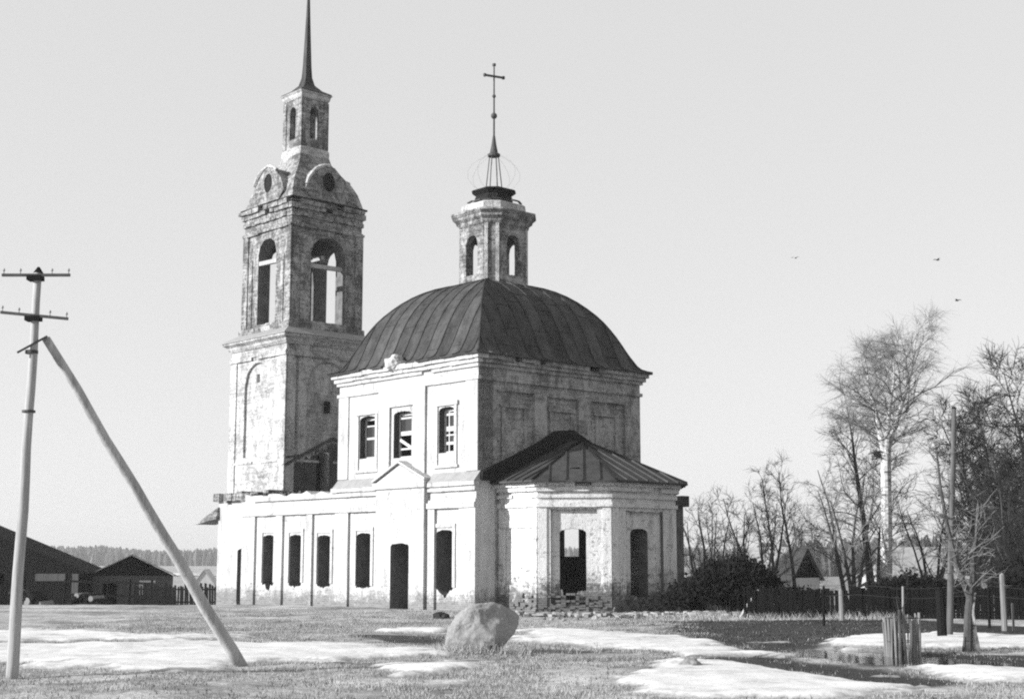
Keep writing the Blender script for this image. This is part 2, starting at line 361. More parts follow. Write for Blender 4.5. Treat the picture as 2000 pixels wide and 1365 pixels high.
def gh(x, y):
    """ground height"""
    x = np.asarray(x, float); y = np.asarray(y, float)
    near = np.clip((120 - y) / 60, 0, 1)
    h = near * (0.16 * fbm(x / 3.1, y / 3.1, 5) + 0.07 * fbm(x / 0.7, y / 0.7, 9, 3))
    h = h - np.clip((y - 66) / 64, 0, 1) * 2.1
    h = h - 0.20 * np.clip((sdf(WATER, x, y) + 0.35) / 0.6, 0, 1)
    return h
def gz(x, y): return float(gh(np.array([x]), np.array([y]))[0])
def graded(lo, a, b_, hi, step, grow):
    m = list(np.arange(a, b_ + step / 2, step)); l = []; s = step; p = a
    while p > lo: s *= grow; p -= s; l.append(p)
    r = []; s = step; p = m[-1]
    while p < hi: s *= grow; p += s; r.append(p)
    return np.array(l[::-1] + m + r)
gx = graded(-2500, -17, 19, 2500, 0.16, 1.12); gy = graded(-300, 20, 61, 4500, 0.17, 1.10)
X, Y = np.meshgrid(gx, gy); nxg, nyg = len(gx), len(gy)
Z = gh(X.ravel(), Y.ravel()).reshape(X.shape)
def grid_mesh(name, X, Y, Z, keep=None):
    ny, nx = X.shape; idx = np.arange(nx * ny).reshape(ny, nx)
    q = np.stack([idx[:-1, :-1], idx[:-1, 1:], idx[1:, 1:], idx[1:, :-1]], -1).reshape(-1, 4)
    if keep is not None:
        k = keep.ravel()[q].any(1); q = q[k]
        used = np.unique(q); re = np.full(nx * ny, -1); re[used] = np.arange(len(used)); q = re[q]
    else: used = np.arange(nx * ny)
    co = np.stack([X.ravel(), Y.ravel(), Z.ravel()], -1)[used]
    me = bpy.data.meshes.new(name); me.vertices.add(len(co)); me.vertices.foreach_set('co', co.ravel().astype(np.float32))
    me.loops.add(q.size); me.loops.foreach_set('vertex_index', q.ravel().astype(np.int32))
    me.polygons.add(len(q)); me.polygons.foreach_set('loop_start', np.arange(0, q.size, 4, dtype=np.int32)); me.polygons.foreach_set('loop_total', np.full(len(q), 4, np.int32))
    me.polygons.foreach_set('use_smooth', np.ones(len(q), bool)); me.update(calc_edges=True)
    return me, used
me, _ = grid_mesh('ground', X, Y, Z)
mud = np.zeros(X.size)
for p in MUD_AND_SHADE: mud = np.maximum(mud, np.clip(sdf(p, X.ravel(), Y.ravel()) / 2.0 + 0.55, 0, 1))
mud = np.maximum(mud, 0.42 * np.clip((Y.ravel() - 46) / 6, 0, 1) * np.clip((X.ravel() - 4.5) / 5, 0, 1))
a = me.attributes.new('mud', 'FLOAT', 'POINT'); a.data.foreach_set('value', mud.astype(np.float32))
me.materials.append(M['ground']); o = bpy.data.objects.new('ground', me); COL.objects.link(o); tag(o, 'muddy ground with dry grass in front of the church', None, None, 'structure')

def snow_edge(x, y):
    sm = np.full(x.shape, -9.0)
    for p in AREAS.values(): sm = np.maximum(sm, sdf(p, x, y))
    e = np.clip(sm, -3, 1.0) + 1.5 * fbm(x / 2.6, y / 1.6, 21, 5) + 1.1 * fbm(x / 0.7, y / 0.42, 61, 5) + 0.04
    e = e - 3.0 * np.clip(fbm(x / 3.4, y / 0.9, 71, 5) - 0.06, 0, 1)
    return np.minimum(e, -sdf(MUD_AND_SHADE[1], x, y) + 0.3 * fbm(x / 0.7, y / 0.5, 81, 4))
# old snow, lying a hand thick on the ground
sxg = np.arange(-17, 19, 0.10); syg = np.arange(19.5, 46, 0.10); SX, SY = np.meshgrid(sxg, syg); fx, fy = SX.ravel(), SY.ravel()
edge = snow_edge(fx, fy)
edge = np.minimum(edge, -sdf(WATER, fx, fy) + 0.12)
scat = (fbm(fx / 1.7, fy / 1.0, 40, 4) - 0.235) * 1.2; scat = np.where((fx > 7) | (fy > 41), -1, scat)
edge = np.maximum(edge, scat)
th = np.clip(edge * 0.20, -0.25, 0.08) + np.clip(edge, 0, 1) * 0.05 * fbm(fx / 0.9, fy / 0.9, 33, 4)
SZ = (gh(fx, fy) + th).reshape(SX.shape)
me, used = grid_mesh('snow', SX, SY, SZ, (th > -0.06).reshape(SX.shape))
a = me.attributes.new('depth', 'FLOAT', 'POINT'); a.data.foreach_set('value', np.clip(edge * 1.3, 0, 1)[used].astype(np.float32))
me.materials.append(M['snow']); o = bpy.data.objects.new('snow', me); COL.objects.link(o); tag(o, 'melting sheets of old snow lying on the grass', 'snow', None, 'stuff')
# far snow fields behind the village
mb = MB()
for (x0, x1, y0, y1, z) in ((-420, -80, 330, 520, -1.9), (-60, 40, 300, 420, -1.9), (90, 330, 300, 430, -1.9)):
    pts = []
    for k in range(28):
        t = 2 * math.pi * k / 28; r = 1 + rnd.uniform(-.15, .15)
        pts.append(((x0 + x1) / 2 + math.cos(t) * (x1 - x0) / 2 * r, (y0 + y1) / 2 + math.sin(t) * (y1 - y0) / 2 * r, z))
    mb.face(pts)
M['far_snow'] = rough('far snow', .5, .62, .05, .9, 0)
tag(mb.build('snow_field', 'far_snow'), 'white snow patches on the fields far beyond the village', None, None, 'structure')
# meltwater
wx = np.array(WATER); cxw, cyw = wx.mean(0)
mb = MB(); mb.face([((x - cxw) * 1.10 + cxw, (y - cyw) * 1.10 + cyw, -0.055) for x, y in WATER])
tag(mb.build('puddle', 'water'), 'still meltwater puddle around the picket cage', None, None, 'structure')

# ------------------------------------------------------------------ the church (local x = north, y = west, z = up; origin at its south-east corner)
CH = thing('church', 'derelict whitewashed brick church with domed roof, lantern cross and spired bell tower', 'church', (-1.355, 57.121, 0), R(42.3))
S_, E_, Nn, W_ = (-1, 0), (0, -1), (1, 0), (0, 1)
S = 9.6
def op(s0, s1, z0, z1, rise=0.12, **k): return dict(s=(s0, s1), z=(z0, z1), rise=rise, **k)
Z0 = -0.7
# lower storey of the cube
mb = MB(); mb.wall((-.10, 0), (-.10, S), S_, Z0, 5.2, 1.0, [op(1.42, 2.48, .85, 3.25, jag=.05, dip=.35, dipw=.4), op(3.97, 5.24, -.1, 2.75), op(6.93, 8.0, .85, 3.2, jag=.05)], seed=2)
mb.build('south_wall', 'plaster', CH, inner='brick')
mb = MB(); mb.wall((.9, 0), (S - .9, 0), E_, Z0, 5.2, .9, [op(1.0, 6.6, .1, 4.3, 1.6)], seed=3); mb.build('east_wall', 'plaster_shaded', CH, inner='brick_and_shade')
mb = MB(); mb.wall((S, 0), (S, S), Nn, Z0, 5.2, .9, [op(3.05, 4.88, 2.2, 3.62, .15)], seed=4); mb.build('north_wall', 'plaster_shaded', CH, inner='brick_and_shade')
mb = MB(); mb.wall((.9, S), (S - .9, S), W_, Z0, 5.2, .9, [op(2.4, 5.4, 0, 3.6, 1.2)], seed=5); mb.build('west_wall', 'plaster_shaded', CH, inner='brick_and_shade')
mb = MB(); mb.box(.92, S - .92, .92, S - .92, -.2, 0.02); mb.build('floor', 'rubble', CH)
mb = MB(); mb.box(.85, S - .85, .85, S - .85, 4.75, 4.95); mb.build('ceiling', 'brick_and_shade', CH)
# refectory
def ruin(seed, amp):
    def f(a): return amp * (float(vnoise(np.array([a * 1.7]), np.array([seed * 3.3]), seed)[0]) - 0.6) + 0.4 * amp * (float(vnoise(np.array([a * 6.0]), np.array([1.5]), seed + 4)[0]) - .5)
    return f
mb = MB(); mb.wall((-.10, S + .003), (-.10, 17.2), S_, Z0, 5.12, .95, [op(.34, 1.38, .9, 3.15, jag=.06, dip=.12), op(2.65, 3.66, .92, 3.2, jag=.06, dip=.15), op(4.95, 5.93, .9, 3.22, jag=.08, dip=.3, dipw=.3)], ruin(3, .22), 6)
mb.build('refectory_wall', 'plaster', CH, inner='brick')
mb = MB(); mb.wall((S, S + .003), (S, 17.2), Nn, Z0, 5.1, .95, [op(1, 2, .9, 3.15), op(3.2, 4.2, .9, 3.15), op(5.4, 6.4, .9, 3.15)], ruin(5, .5), 7); mb.build('refectory_wall', 'plaster_shaded', CH, inner='brick_and_shade')
mb = MB(); mb.wall((.852, 17.2), (S - .96, 17.2), W_, Z0, 5.0, .9, [op(2.8, 5.2, 0, 3.2, .9)], seed=9); mb.build('refectory_wall', 'plaster_shaded', CH, inner='brick_and_shade')
mb = MB()
for i in range(10):
    for j in range(10):
        x0 = .85 + i * .785; y0 = S + .02 + j * .66
        mb.box(x0, x0 + .78, y0, y0 + .655, 4.35, 4.55 + .25 * math.sin(math.pi * (i + .5) / 10) + rnd.uniform(-.06, .12))
tag(mb.build('vault_rubble', 'brick_and_shade', CH), kind='stuff')
mb = MB(); mb.box(.85, S - .96, S + .05, 16.2, -.2, .015); mb.build('floor', 'rubble', CH)
# rubble edge and dry weeds on the refectory wall head
mb = MB()
for k in range(70):
    y = rnd.uniform(12.4, 17.0); s = rnd.uniform(.08, .24); x = rnd.uniform(0, .7); z = 5.0 + rnd.uniform(0, .1)
    mb.hexa([(x + rnd.uniform(-.03, .03) + a * s, y + rnd.uniform(-.03, .03) + b_ * s, z + c * s * .7) for c in (0, 1) for a, b_ in ((0, 0), (1, 0), (1, 1), (0, 1))])
tag(mb.build('loose_bricks', 'brick_and_shade', CH), kind='stuff')
# pilasters, plinth and string courses of the south front
mb = MB()
P0, P1 = (-.10, 0), (-.10, 17.2)
for a0, a1 in ((16.14, 17.26), (13.75, 14.3), (11.31, 11.8), (8.53, 9.5), (2.5, 2.97), (0, .95)):
    mb.panel(P0, P1, S_, a0 - (0.06 if a0 == 0 else 0), a1, Z0, 4.12, .11)
mb.each('pilaster', 'plaster', CH)
mb = MB(); mb.band(P0, P1, S_, 4.12, 4.34, .17, .9, .008, 0, ext=.06); mb.band(P0, P1, S_, 4.34, 4.46, .09, .9, .006, ext=.05)
mb.band((-.10, 0), (-.10, 16.3), S_, 4.80, 5.0, .14, .8, .01, 0, ext=.05, seed=8); mb.band((-.10, 0), (-.10, S), S_, 5.0, 5.18, .24, .8, .01, 0, ext=.12, seed=9)
mb.build('string_course', 'plaster', CH)
for c0, c1, zb, zt in ((1.42, 2.48, .85, 3.25), (6.93, 8.0, .85, 3.2), (9.94, 10.98, .9, 3.15), (12.25, 13.26, .92, 3.2), (14.55, 15.53, .9, 3.22)):
    mb = MB(); mb.panel(P0, P1, S_, c0 - .17, c0, zb + .1, zt + .1, .05); mb.panel(P0, P1, S_, c1, c1 + .17, zb + .1, zt + .1, .05); mb.panel(P0, P1, S_, c0 - .17, c1 + .17, zt + .103, zt + .26, .06)
    mb.build('window_surround', 'plaster', CH)
# south entrance bay with its pediment
mb = MB(); mb.wall((-.36, 3.0), (-.36, 6.3), S_, Z0, 5.02, .26, [op(.98, 2.23, -.1, 2.74)], seed=12)
mb.build('entrance_bay', 'plaster', CH, inner='brick')
mb = MB()
mb.loft([[(-.36, 3.0, 5.3), (-.36, 6.3, 5.3), (-.36, 4.65, 6.02)], [(.0, 3.0, 5.3), (.0, 6.3, 5.3), (.0, 4.65, 6.02)]])
mb.hexa([(-.46, 2.9, 5.022), (-.02, 2.9, 5.022), (-.02, 6.4, 5.022), (-.46, 6.4, 5.022), (-.48, 2.86, 5.298), (-.02, 2.86, 5.298), (-.02, 6.44, 5.298), (-.48, 6.44, 5.298)])
mb.build('pediment', 'plaster', CH)
mb = MB()
for sgn in (-1, 1):
    a = Vector((0, 4.65 + sgn * 1.8, 5.31)); b_ = Vector((0, 4.65, 6.10)); t = (b_ - a)
    q = [a, b_, b_ + Vector((0, 0, .10)), a + Vector((0, 0, .10))]
    mb.hexa([(-.49, v.y, v.z) for v in q] + [(.0, v.y, v.z) for v in q])
mb.build('pediment_cornice', 'plaster', CH)
for y0, y1 in ((-.15, 2.85), (6.45, S)):
    mb = MB()
    mb.hexa([(-.34, y0, 5.182), (.05, y0, 5.182), (.05, y1, 5.182), (-.34, y1, 5.182), (-.33, y0, 5.21), (-.004, y0, 5.58), (-.004, y1, 5.58), (-.33, y1, 5.21)])
    mb.build('skirt_flashing', 'flashing', CH)
# upper storey
ZU = 5.203; ZT = 10.05
mb = MB(); mb.wall((0, 0), (0, S), S_, ZU, ZT, .8, [op(1.5, 2.5, 6.40, 8.30, .14), op(4.32, 5.57, 6.35, 8.35, .12), op(6.88, 8.02, 6.45, 8.32, .14)], seed=20); mb.build('upper_south_wall', 'plaster', CH, inner='brick_and_shade')
mb = MB(); mb.wall((.8, .13), (S - .13, .13), E_, ZU, ZT, .67, [], seed=21)
mb.wall((.003, 0), (S, 0), E_, ZU, ZT, .13, [op(.98, 3.12, 5.7, 8.9, 0, tj=.02), op(3.82, 5.72, 5.7, 8.85, 0, tj=.02), op(6.45, 8.62, 5.7, 8.85, 0, tj=.02)], seed=22); mb.build('upper_east_wall', 'plaster_shaded', CH)
mb = MB(); mb.wall((S, .133), (S, S), Nn, ZU, ZT, .8, [op(1.5, 2.5, 6.4, 8.3, .14), op(6.9, 8.0, 6.4, 8.3, .14)], seed=23); mb.build('upper_north_wall', 'plaster_shaded', CH, inner='brick_and_shade')
mb = MB(); mb.wall((.803, S), (S - .803, S), W_, ZU, ZT, .8, [], seed=24); mb.build('upper_west_wall', 'plaster_shaded', CH)
# blind windows inside the east niches
mb = MB()
for c in (2.05, 4.77, 7.53):
    mb = MB()
    for sgn in (-1, 1): mb.box(c + sgn * .62 - .09, c + sgn * .62 + .09, .06, .16, 6.0, 8.25)
    mb.box(c - .8, c + .8, .05, .16, 8.252, 8.42)
    mb.build('blind_window_surround', 'plaster_shaded', CH)
for (P, Q, o_, sd) in (((0, 0), (0, S), S_, 1), ((0, 0), (S, 0), E_, 2), ((S, 0), (S, S), Nn, 3), ((0, S), (S, S), W_, 4)):
    mb = MB(); mb.band(P, Q, o_, 9.28, 9.42, .09, 1.0, .008, .02, ext=.09 if sd in (1, 3) else .0, seed=sd)
    mb.band(P, Q, o_, 9.80, 9.95, .10, .9, .01, .03, ext=.10 if sd in (1, 3) else 0, seed=sd + 10)
    mb.band(P, Q, o_, 9.953, 10.12, .20, .7, .015, .03, ext=.20 if sd in (1, 3) else 0, seed=sd + 20)
    mb.band(P, Q, o_, 10.123, 10.33, .30, .55, .02, .05, ext=.30 if sd in (1, 3) else 0, back=.3, seed=sd + 30)
    mb.build('main_cornice', 'plaster' if sd == 1 else 'plaster_shaded', CH)
mb = MB()
for a0, a1 in ((0, .75), (8.85, S)): mb.panel((0, 0), (0, S), S_, a0, a1, 5.6, 9.28, .05); 
mb.panel((0, 0), (0, S), S_, 3.32, 4.12, 5.6, 9.28, .10); mb.panel((0, 0), (0, S), S_, 5.77, 6.55, 5.6, 9.28, .10); mb.panel((0, 0), (0, S), S_, 4.12, 5.77, 8.56, 9.28, .10)
for c0, c1, zb, zt in ((1.5, 2.5, 6.4, 8.3), (6.88, 8.02, 6.45, 8.32)):
    for q0, q1 in ((c0 - .2, c0 - .04), (c1 + .04, c1 + .2)): mb.panel((0, 0), (0, S), S_, q0, q1, zb - .5, zt + .05, .06)
    mb.panel((0, 0), (0, S), S_, c0 - .28, c1 + .28, zt + .053, zt + .22, .09); mb.panel((0, 0), (0, S), S_, c0 - .28, c1 + .28, zb - .62, zb - .5, .09)
mb.each('wall_trim', 'plaster', CH)
bm = bmesh.new(); bmesh.ops.create_icosphere(bm, subdivisions=3, radius=1)
from mathutils import noise as mn
for v in bm.verts: v.co = Vector((v.co.x * .42, v.co.y * .5, v.co.z * .36)) * (1 + mn.fractal(v.co * 1.4, 1, 2, 4) * .35) + Vector((-.12, 5.3, 10.42))
me = bpy.data.meshes.new('broken_cornice_lump'); bm.to_mesh(me); bm.free(); me.materials.append(M['plaster']); o = bpy.data.objects.new('broken_cornice_lump', me); COL.objects.link(o); o.parent = CH

# windows of the upper storey
def window(c0, c1, zb, zt, bars, rails, panes, board=None):
    w = part('window', CH); x = .30
    mb = MB(); f = .09
    mb.box(x, x + .08, c0, c0 + f, zb, zt - .06); mb.box(x, x + .08, c1 - f, c1, zb, zt - .06); mb.box(x, x + .078, c0 + f, c1 - f, zb, zb + f)
    mb.box(x, x + .078, c0 + f, c1 - f, zt - .17, zt - .06); mb.build('frame', 'paintwood', w)
    mb = MB()
    for y in bars: mb.box(x + .012, x + .06, y - .03, y + .03, zb + f, zt - .17)
    mb.build('mullion', 'paintwood', w) if bars else None
    for z, h in rails:
        mb = MB(); mb.box(x + .004, x + .07, c0 + f, c1 - f, z - h, z + h); mb.build('transom', 'paintwood', w)
    for (y0, y1, z0, z1) in panes:
        mb = MB(); mb.box(x + .03, x + .036, y0, y1, z0, z1); mb.build('pane', 'glass', w)
    if board:
        mb = MB(); mb.bar((x - .05, board[0], board[1]), (x - .05, board[2], board[3]), .05, .13); mb.build('board', 'paintwood', w)
window(6.88, 8.02, 6.45, 8.32, [7.25], [(7.35, .05), (7.9, .03)], [(6.97, 7.22, 6.55, 7.3), (7.28, 7.93, 6.55, 7.3), (7.28, 7.93, 7.4, 7.87), (6.97, 7.22, 7.4, 7.87)])
window(4.32, 5.57, 6.35, 8.35, [], [(7.42, .09), (8.08, .04), (6.75, .04)], [(4.41, 5.48, 7.52, 8.04)], (5.4, 7.15, 4.5, 6.72))
window(1.5, 2.5, 6.40, 8.30, [2.2], [(7.42, .10), (7.16, .03), (8.02, .05), (6.82, .06)], [(1.59, 2.17, 7.54, 7.96), (1.59, 2.17, 6.9, 7.12)])
mb = MB(); mb.box(.75, S - .75, .78, S - .78, 5.3, 5.36); mb.build('upper_floor', 'tar', CH)

# ------------------------------------------------------------------ dome roof of standing-seam sheets
PR = [(5.22, 10.34), (5.05, 10.385), (4.86, 10.47), (4.72, 10.62), (4.60, 10.84), (4.48, 11.06), (4.36, 11.31), (4.22, 11.62), (4.06, 11.95), (3.88, 12.28), (3.66, 12.64), (3.42, 12.96), (3.14, 13.27), (2.84, 13.56), (2.50, 13.83), (2.14, 14.05), (1.76, 14.22), (1.36, 14.34), (0.95, 14.43)]
def dome_pt(side, r, t, z):
    c = S / 2
    return {'S': (c - r, c + t, z), 'N': (c + r, c - t, z), 'E': (c + t, c - r, z), 'W': (c - t, c + r, z)}[side]
for side in 'SENW':
    rf = part('dome_roof', CH); nsh = 13; wd = 2 * 5.22 / nsh
    for k in range(nsh):
        t0 = -5.22 + k * wd; t1 = t0 + wd; dz = rnd.uniform(-.012, .012)
        mb = MB(); k0 = 0
        if side == 'S' and k in (5, 6, 7, 9): k0 = rnd.choice((1, 2))
        if side == 'S' and k == 6: k0 = 3
        rows = []
        prof = [p for p in PR[k0:]]
        lo_in = min(abs(t0), abs(t1)) if t0 * t1 > 0 else 0
        pr2 = [p for p in prof if p[0] > lo_in + .02]
        nx = [p for p in prof if p[0] <= lo_in + .02]
        if nx and pr2:
            a, b_ = pr2[-1], nx[0]; q = (a[0] - lo_in - .005) / max(1e-6, (a[0] - b_[0])); pr2.append((lo_in + .005, a[1] + (b_[1] - a[1]) * q))
        for r, z in pr2:
            lo, hi = max(t0, -r), min(t1, r)
            if hi - lo > 1e-4: rows.append((r, lo, hi, z + dz))
        for (r, a0, a1, z), (r2, b0, b1, z2) in zip(rows[:-1], rows[1:]):
            mid = .018 * (1 if k % 2 else -1)
            mb.face([dome_pt(side, r, a0, z), dome_pt(side, r, a1, z), dome_pt(side, r2, b1, z2), dome_pt(side, r2, b0, z2)])
            if abs(a1 - t1) < 1e-6 and abs(b1 - t1) < 1e-6:   # raised seam
                for o0, o1 in ((-.016, .016),):
                    p = [dome_pt(side, r, t1 + o0, z), dome_pt(side, r, t1 + o1, z), dome_pt(side, r2, t1 + o1, z2), dome_pt(side, r2, t1 + o0, z2)]
                    n_ = Vector(p[1]) - Vector(p[0]); d_ = Vector(p[3]) - Vector(p[0]); u = n_.cross(d_).normalized() * .035
                    if u.z < 0: u = -u
                    mb.hexa([Vector(q_) - u * .2 for q_ in p] + [Vector(q_) + u for q_ in p])
        for ci in (4 + (k % 2) * 3, 10 + (k % 3), 14 + (k % 2)):      # cross joints, staggered
            if ci + 1 < len(rows):
                r, a0, a1, z = rows[ci]; r2, b0, b1, z2 = rows[ci + 1]; f_ = rnd.uniform(.1, .9)
                if a1 - a0 > .3: mb.bar(Vector(dome_pt(side, r, a0 + .02, z)).lerp(Vector(dome_pt(side, r2, b0 + .02, z2)), f_), Vector(dome_pt(side, r, a1 - .02, z)).lerp(Vector(dome_pt(side, r2, b1 - .02, z2)), f_ + rnd.uniform(-.06, .06)), .05, .022)
        r, a0, a1, z = rows[0]
        mb.face([dome_pt(side, r, a0, z), dome_pt(side, r, a1, z), dome_pt(side, r, a1, z - .05), dome_pt(side, r, a0, z - .05)])
        mb.face([dome_pt(side, r, a0, z - .05), dome_pt(side, r, a1, z - .05), dome_pt(side, 4.7, max(a0, -4.7), 10.31), dome_pt(side, 4.7, min(a1, 4.7), 10.31)])
        mb.build('roof_sheet', 'roof', rf)
mb = MB(); mb.box(3.6, 6.0, 3.6, 6.0, 14.2, 14.44); mb.build('dome_crown', 'roof', CH)
mb = MB()
for sx, sy in ((-1, -1), (1, -1), (-1, 1), (1, 1)):
    mb.tube([(S/2 + sx * r, S/2 + sy * r, z + .02) for r, z in PR], [.045] * len(PR), 5)
mb.build('hip_seams', 'roof', CH)

# ------------------------------------------------------------------ lantern
LX, LY, LH, LC = 4.94, 4.66, 1.33, .56
LT = part('lantern', CH)
oct_ = [(-LH, LH - LC), (-LH, -LH + LC), (-LH + LC, -LH), (LH - LC, -LH), (LH, -LH + LC), (LH, LH - LC), (LH - LC, LH), (-LH + LC, LH)]
oct_ = [(LX + a, LY + b_) for a, b_ in oct_]
def octo(rs, z): return [(LX + (a - LX) * rs, LY + (b_ - LY) * rs, z) for a, b_ in oct_]
for k in range(8):
    p, q = oct_[k], oct_[(k + 1) % 8]; mid = Vector(((p[0] + q[0]) / 2 - LX, (p[1] + q[1]) / 2 - LY)); L = (Vector(p) - Vector(q)).length
    mb = MB()
    if L > 1.0: mb.wall(p, q, mid, 13.9, 17.2, .36, [op(L / 2 - .40, L / 2 + .40, 14.72, 16.55, .40, jag=.03)], seed=40 + k)
    else: mb.wall(p, q, mid, 13.9, 17.2, .36, [], seed=40 + k)
    mb.build('lantern_wall', 'belfry', LT)
mb = MB()
for k in range(8):
    p, q = Vector(oct_[k]), Vector(oct_[(k + 1) % 8]); mid = ((p + q) / 2 - Vector((LX, LY)))
    if (p - q).length < 1.0:
        mb.panel(p, q, mid, .06, .22, 14.3, 17.0, .07); mb.panel(p, q, mid, .57, .73, 14.3, 17.0, .07)
mb.each('pilaster', 'tower', LT)
mb = MB(); mb.loft([octo(1.03, 17.0), octo(1.08, 17.12), octo(1.08, 17.2), octo(1.18, 17.32), octo(1.20, 17.42), octo(1.30, 17.55), octo(1.30, 17.63), octo(.9, 17.72)]); mb.build('cornice', 'belfry', LT)
mb = MB(); mb.loft([octo(.98, 17.6), octo(.98, 18.02), octo(.90, 18.1), octo(.6, 18.2)]); mb.build('parapet', 'tower', LT)
mb = MB(); mb.loft([octo(.60, 18.1), octo(.58, 18.45), octo(.52, 18.6), octo(.68, 18.78), octo(.64, 18.84), octo(.2, 18.95)]); mb.build('onion_neck', 'tar', LT)
mb = MB()
for k in range(16):
    a = 2 * math.pi * k / 16
    if k in (5, 6): continue
    p = Vector((LX + math.cos(a) * 1.25, LY + math.sin(a) * 1.25, 18.2 + rnd.uniform(-.05, .05))); q = Vector((LX + math.cos(a + .35) * 1.25, LY + math.sin(a + .35) * 1.25, 18.2 + rnd.uniform(-.05, .05)))
    mb.bar(p, q, .1, .05)
tag(mb.build('torn_eave_sheet', 'iron', LT), kind='stuff')
mb = MB()
for k in range(4):
    a = k * math.pi / 2 + .4
    mb.tube([(LX + math.cos(a) * .42, LY + math.sin(a) * .42, 18.85), (LX + math.cos(a) * .22, LY + math.sin(a) * .22, 20.55)], [.026, .022], 5)
mb.build('onion_posts', 'iron', LT)
mb = MB()
for k in range(8):
    a = 2 * math.pi * k / 8 + .2
    pts = []
    for r, z in ((.55, 18.85), (.95, 19.05), (1.2, 19.4), (1.22, 19.75), (1.0, 20.1), (.65, 20.35), (.3, 20.55)): pts.append((LX + math.cos(a) * r, LY + math.sin(a) * r, z))
    mb.tube(pts, [.004] * len(pts), 3, False)
mb.build('onion_ribs', 'iron', LT)
def ring(r, z, n=12, cx=LX, cy=LY): return [(cx + math.cos(2 * math.pi * k / n) * r, cy + math.sin(2 * math.pi * k / n) * r, z) for k in range(n)]
mb = MB(); mb.loft([ring(.29, 20.5), ring(.30, 20.6), ring(.20, 20.66), ring(.12, 21.05), ring(.055, 21.5)]); mb.build('onion_tip', 'iron', LT)
cr = part('cross', CH)
mb = MB(); mb.tube([(LX, LY, 21.4), (LX, LY, 24.9)], [.05, .035], 6)
mb.build('pole', 'iron', cr)
for z, r in ((22.45, .15), (23.4, .09)):
    mb = MB(); mb.loft([ring(r * math.cos(a), z + r * math.sin(a), 10) for a in [-1.3, -.8, -.3, .3, .8, 1.3]]); mb.build('ball', 'iron', cr)
mb = MB(); mb.bar((LX - .46, LY + .14, 24.36), (LX + .46, LY - .14, 24.36), .07, .09)
for sx in (-1, 1): mb.box(LX + sx * .46 - .05, LX + sx * .46 + .05, LY - sx * .14 - .05, LY - sx * .14 + .05, 24.29, 24.43)
mb.box(LX - .06, LX + .06, LY - .06, LY + .06, 24.86, 24.98)
mb.build('crossbar', 'iron', cr)

# ------------------------------------------------------------------ apse
AP = [(1.12, 0), (1.12, -2.27), (3.17, -4.32), (6.95, -4.32), (8.95, -2.3), (8.95, 0)]
def nrm(p, q):
    d = Vector(q) - Vector(p); return Vector((-d.y, d.x)).normalized() * -1
facets = []
for k in range(5):
    p, q = AP[k], AP[k + 1]; d = (Vector(q) - Vector(p)).normalized(); n_ = Vector((d.y, -d.x)); c = Vector((4.8, -1.5))
    if n_.dot((Vector(p) + Vector(q)) / 2 - c) < 0: n_ = -n_
    facets.append((p, q, n_))
HA = 5.02
rec = {1: [op(.51, 2.33, .35, 4.0, 0, tj=.02, jag=.15)], 2: [op(.8, 3.0, .35, 3.95, 0, tj=.02, jag=.15)], 0: [op(.33, 1.93, 1.05, 3.3, 0, tj=.01)], 3: [], 4: []}
thr = {1: [op(.86, 1.90, .85, 3.26, .16, jag=.06, dip=.85, dipc=1.25, dipw=.30, k=24)], 2: [op(1.22, 2.24, .55, 3.27, .16, jag=.10)], 0: [], 3: [op(.9, 1.9, .9, 3.2, .15)], 4: []}
aw = part('apse', CH)
for k, (p, q, n_) in enumerate(facets):
    mb = MB(); p_, q_ = Vector(p), Vector(q)
    skin = .16 if k in (1, 2) else .07
    mb.wall(p, q, n_, Z0, HA, skin, rec[k], seed=60 + k)
    d = (q_ - p_).normalized()
    mb.wall(p_ - n_ * (skin + .001), q_ - n_ * (skin + .001), n_, Z0, HA - .01, .55, thr[k], seed=70 + k)
    mb.build('apse_wall', 'apse', aw, inner='brick' if k in (1, 2) else 'apse')
mb = MB()
for k, (p, q, n_) in enumerate(facets):
    mb.band(p, q, n_, 4.10, 4.24, .10, .8, .012, .04, ext=.04, seed=k); mb.band(p, q, n_, 4.46, 4.60, .08, .8, .012, .04, ext=.03, seed=k + 5)
    mb.band(p, q, n_, 4.72, 4.9, .15, .7, .015, .03, ext=.06, seed=k + 9); mb.band(p, q, n_, 4.903, 5.06, .24, .6, .015, .03, ext=.10, back=.2, seed=k + 12)
mb.build('apse_cornice', 'apse', aw)
mb = MB()
for k, (p, q, n_) in enumerate(facets[:3]):
    L = (Vector(p) - Vector(q)).length
    mb.panel(p, q, n_, .02, .36, .2, 4.1, .045); mb.panel(p, q, n_, L - .36, L - .02, .2, 4.1, .045)
mb.each('pilaster', 'apse', aw)
mb = MB(); rr = random.Random(5)
for k, (p, q, n_) in enumerate(facets[:3]):      # crumbled brick plinth
    p_, q_ = Vector(p), Vector(q); L = (q_ - p_).length; t = (q_ - p_) / L; a = .02
    while a < L - .1:
        w_ = rr.uniform(.12, .27)
        for row in range(11):
            if rr.random() < (.30 + .045 * row) + (0 if k else .2): continue
            z = -.2 + row * .088; pr_ = rr.uniform(.03, .13)
            c = p_ + t * a + n_ * pr_; e = p_ + t * min(L, a + w_ - .015) + n_ * pr_; c2 = p_ + t * a - n_ * .1; e2 = p_ + t * min(L, a + w_ - .015) - n_ * .1
            mb.hexa([(v.x, v.y, z) for v in (c2, e2, e, c)] + [(v.x, v.y, z + .080) for v in (c2, e2, e, c)])
        a += w_
tag(mb.build('crumbled_plinth', 'brick', aw), kind='stuff')
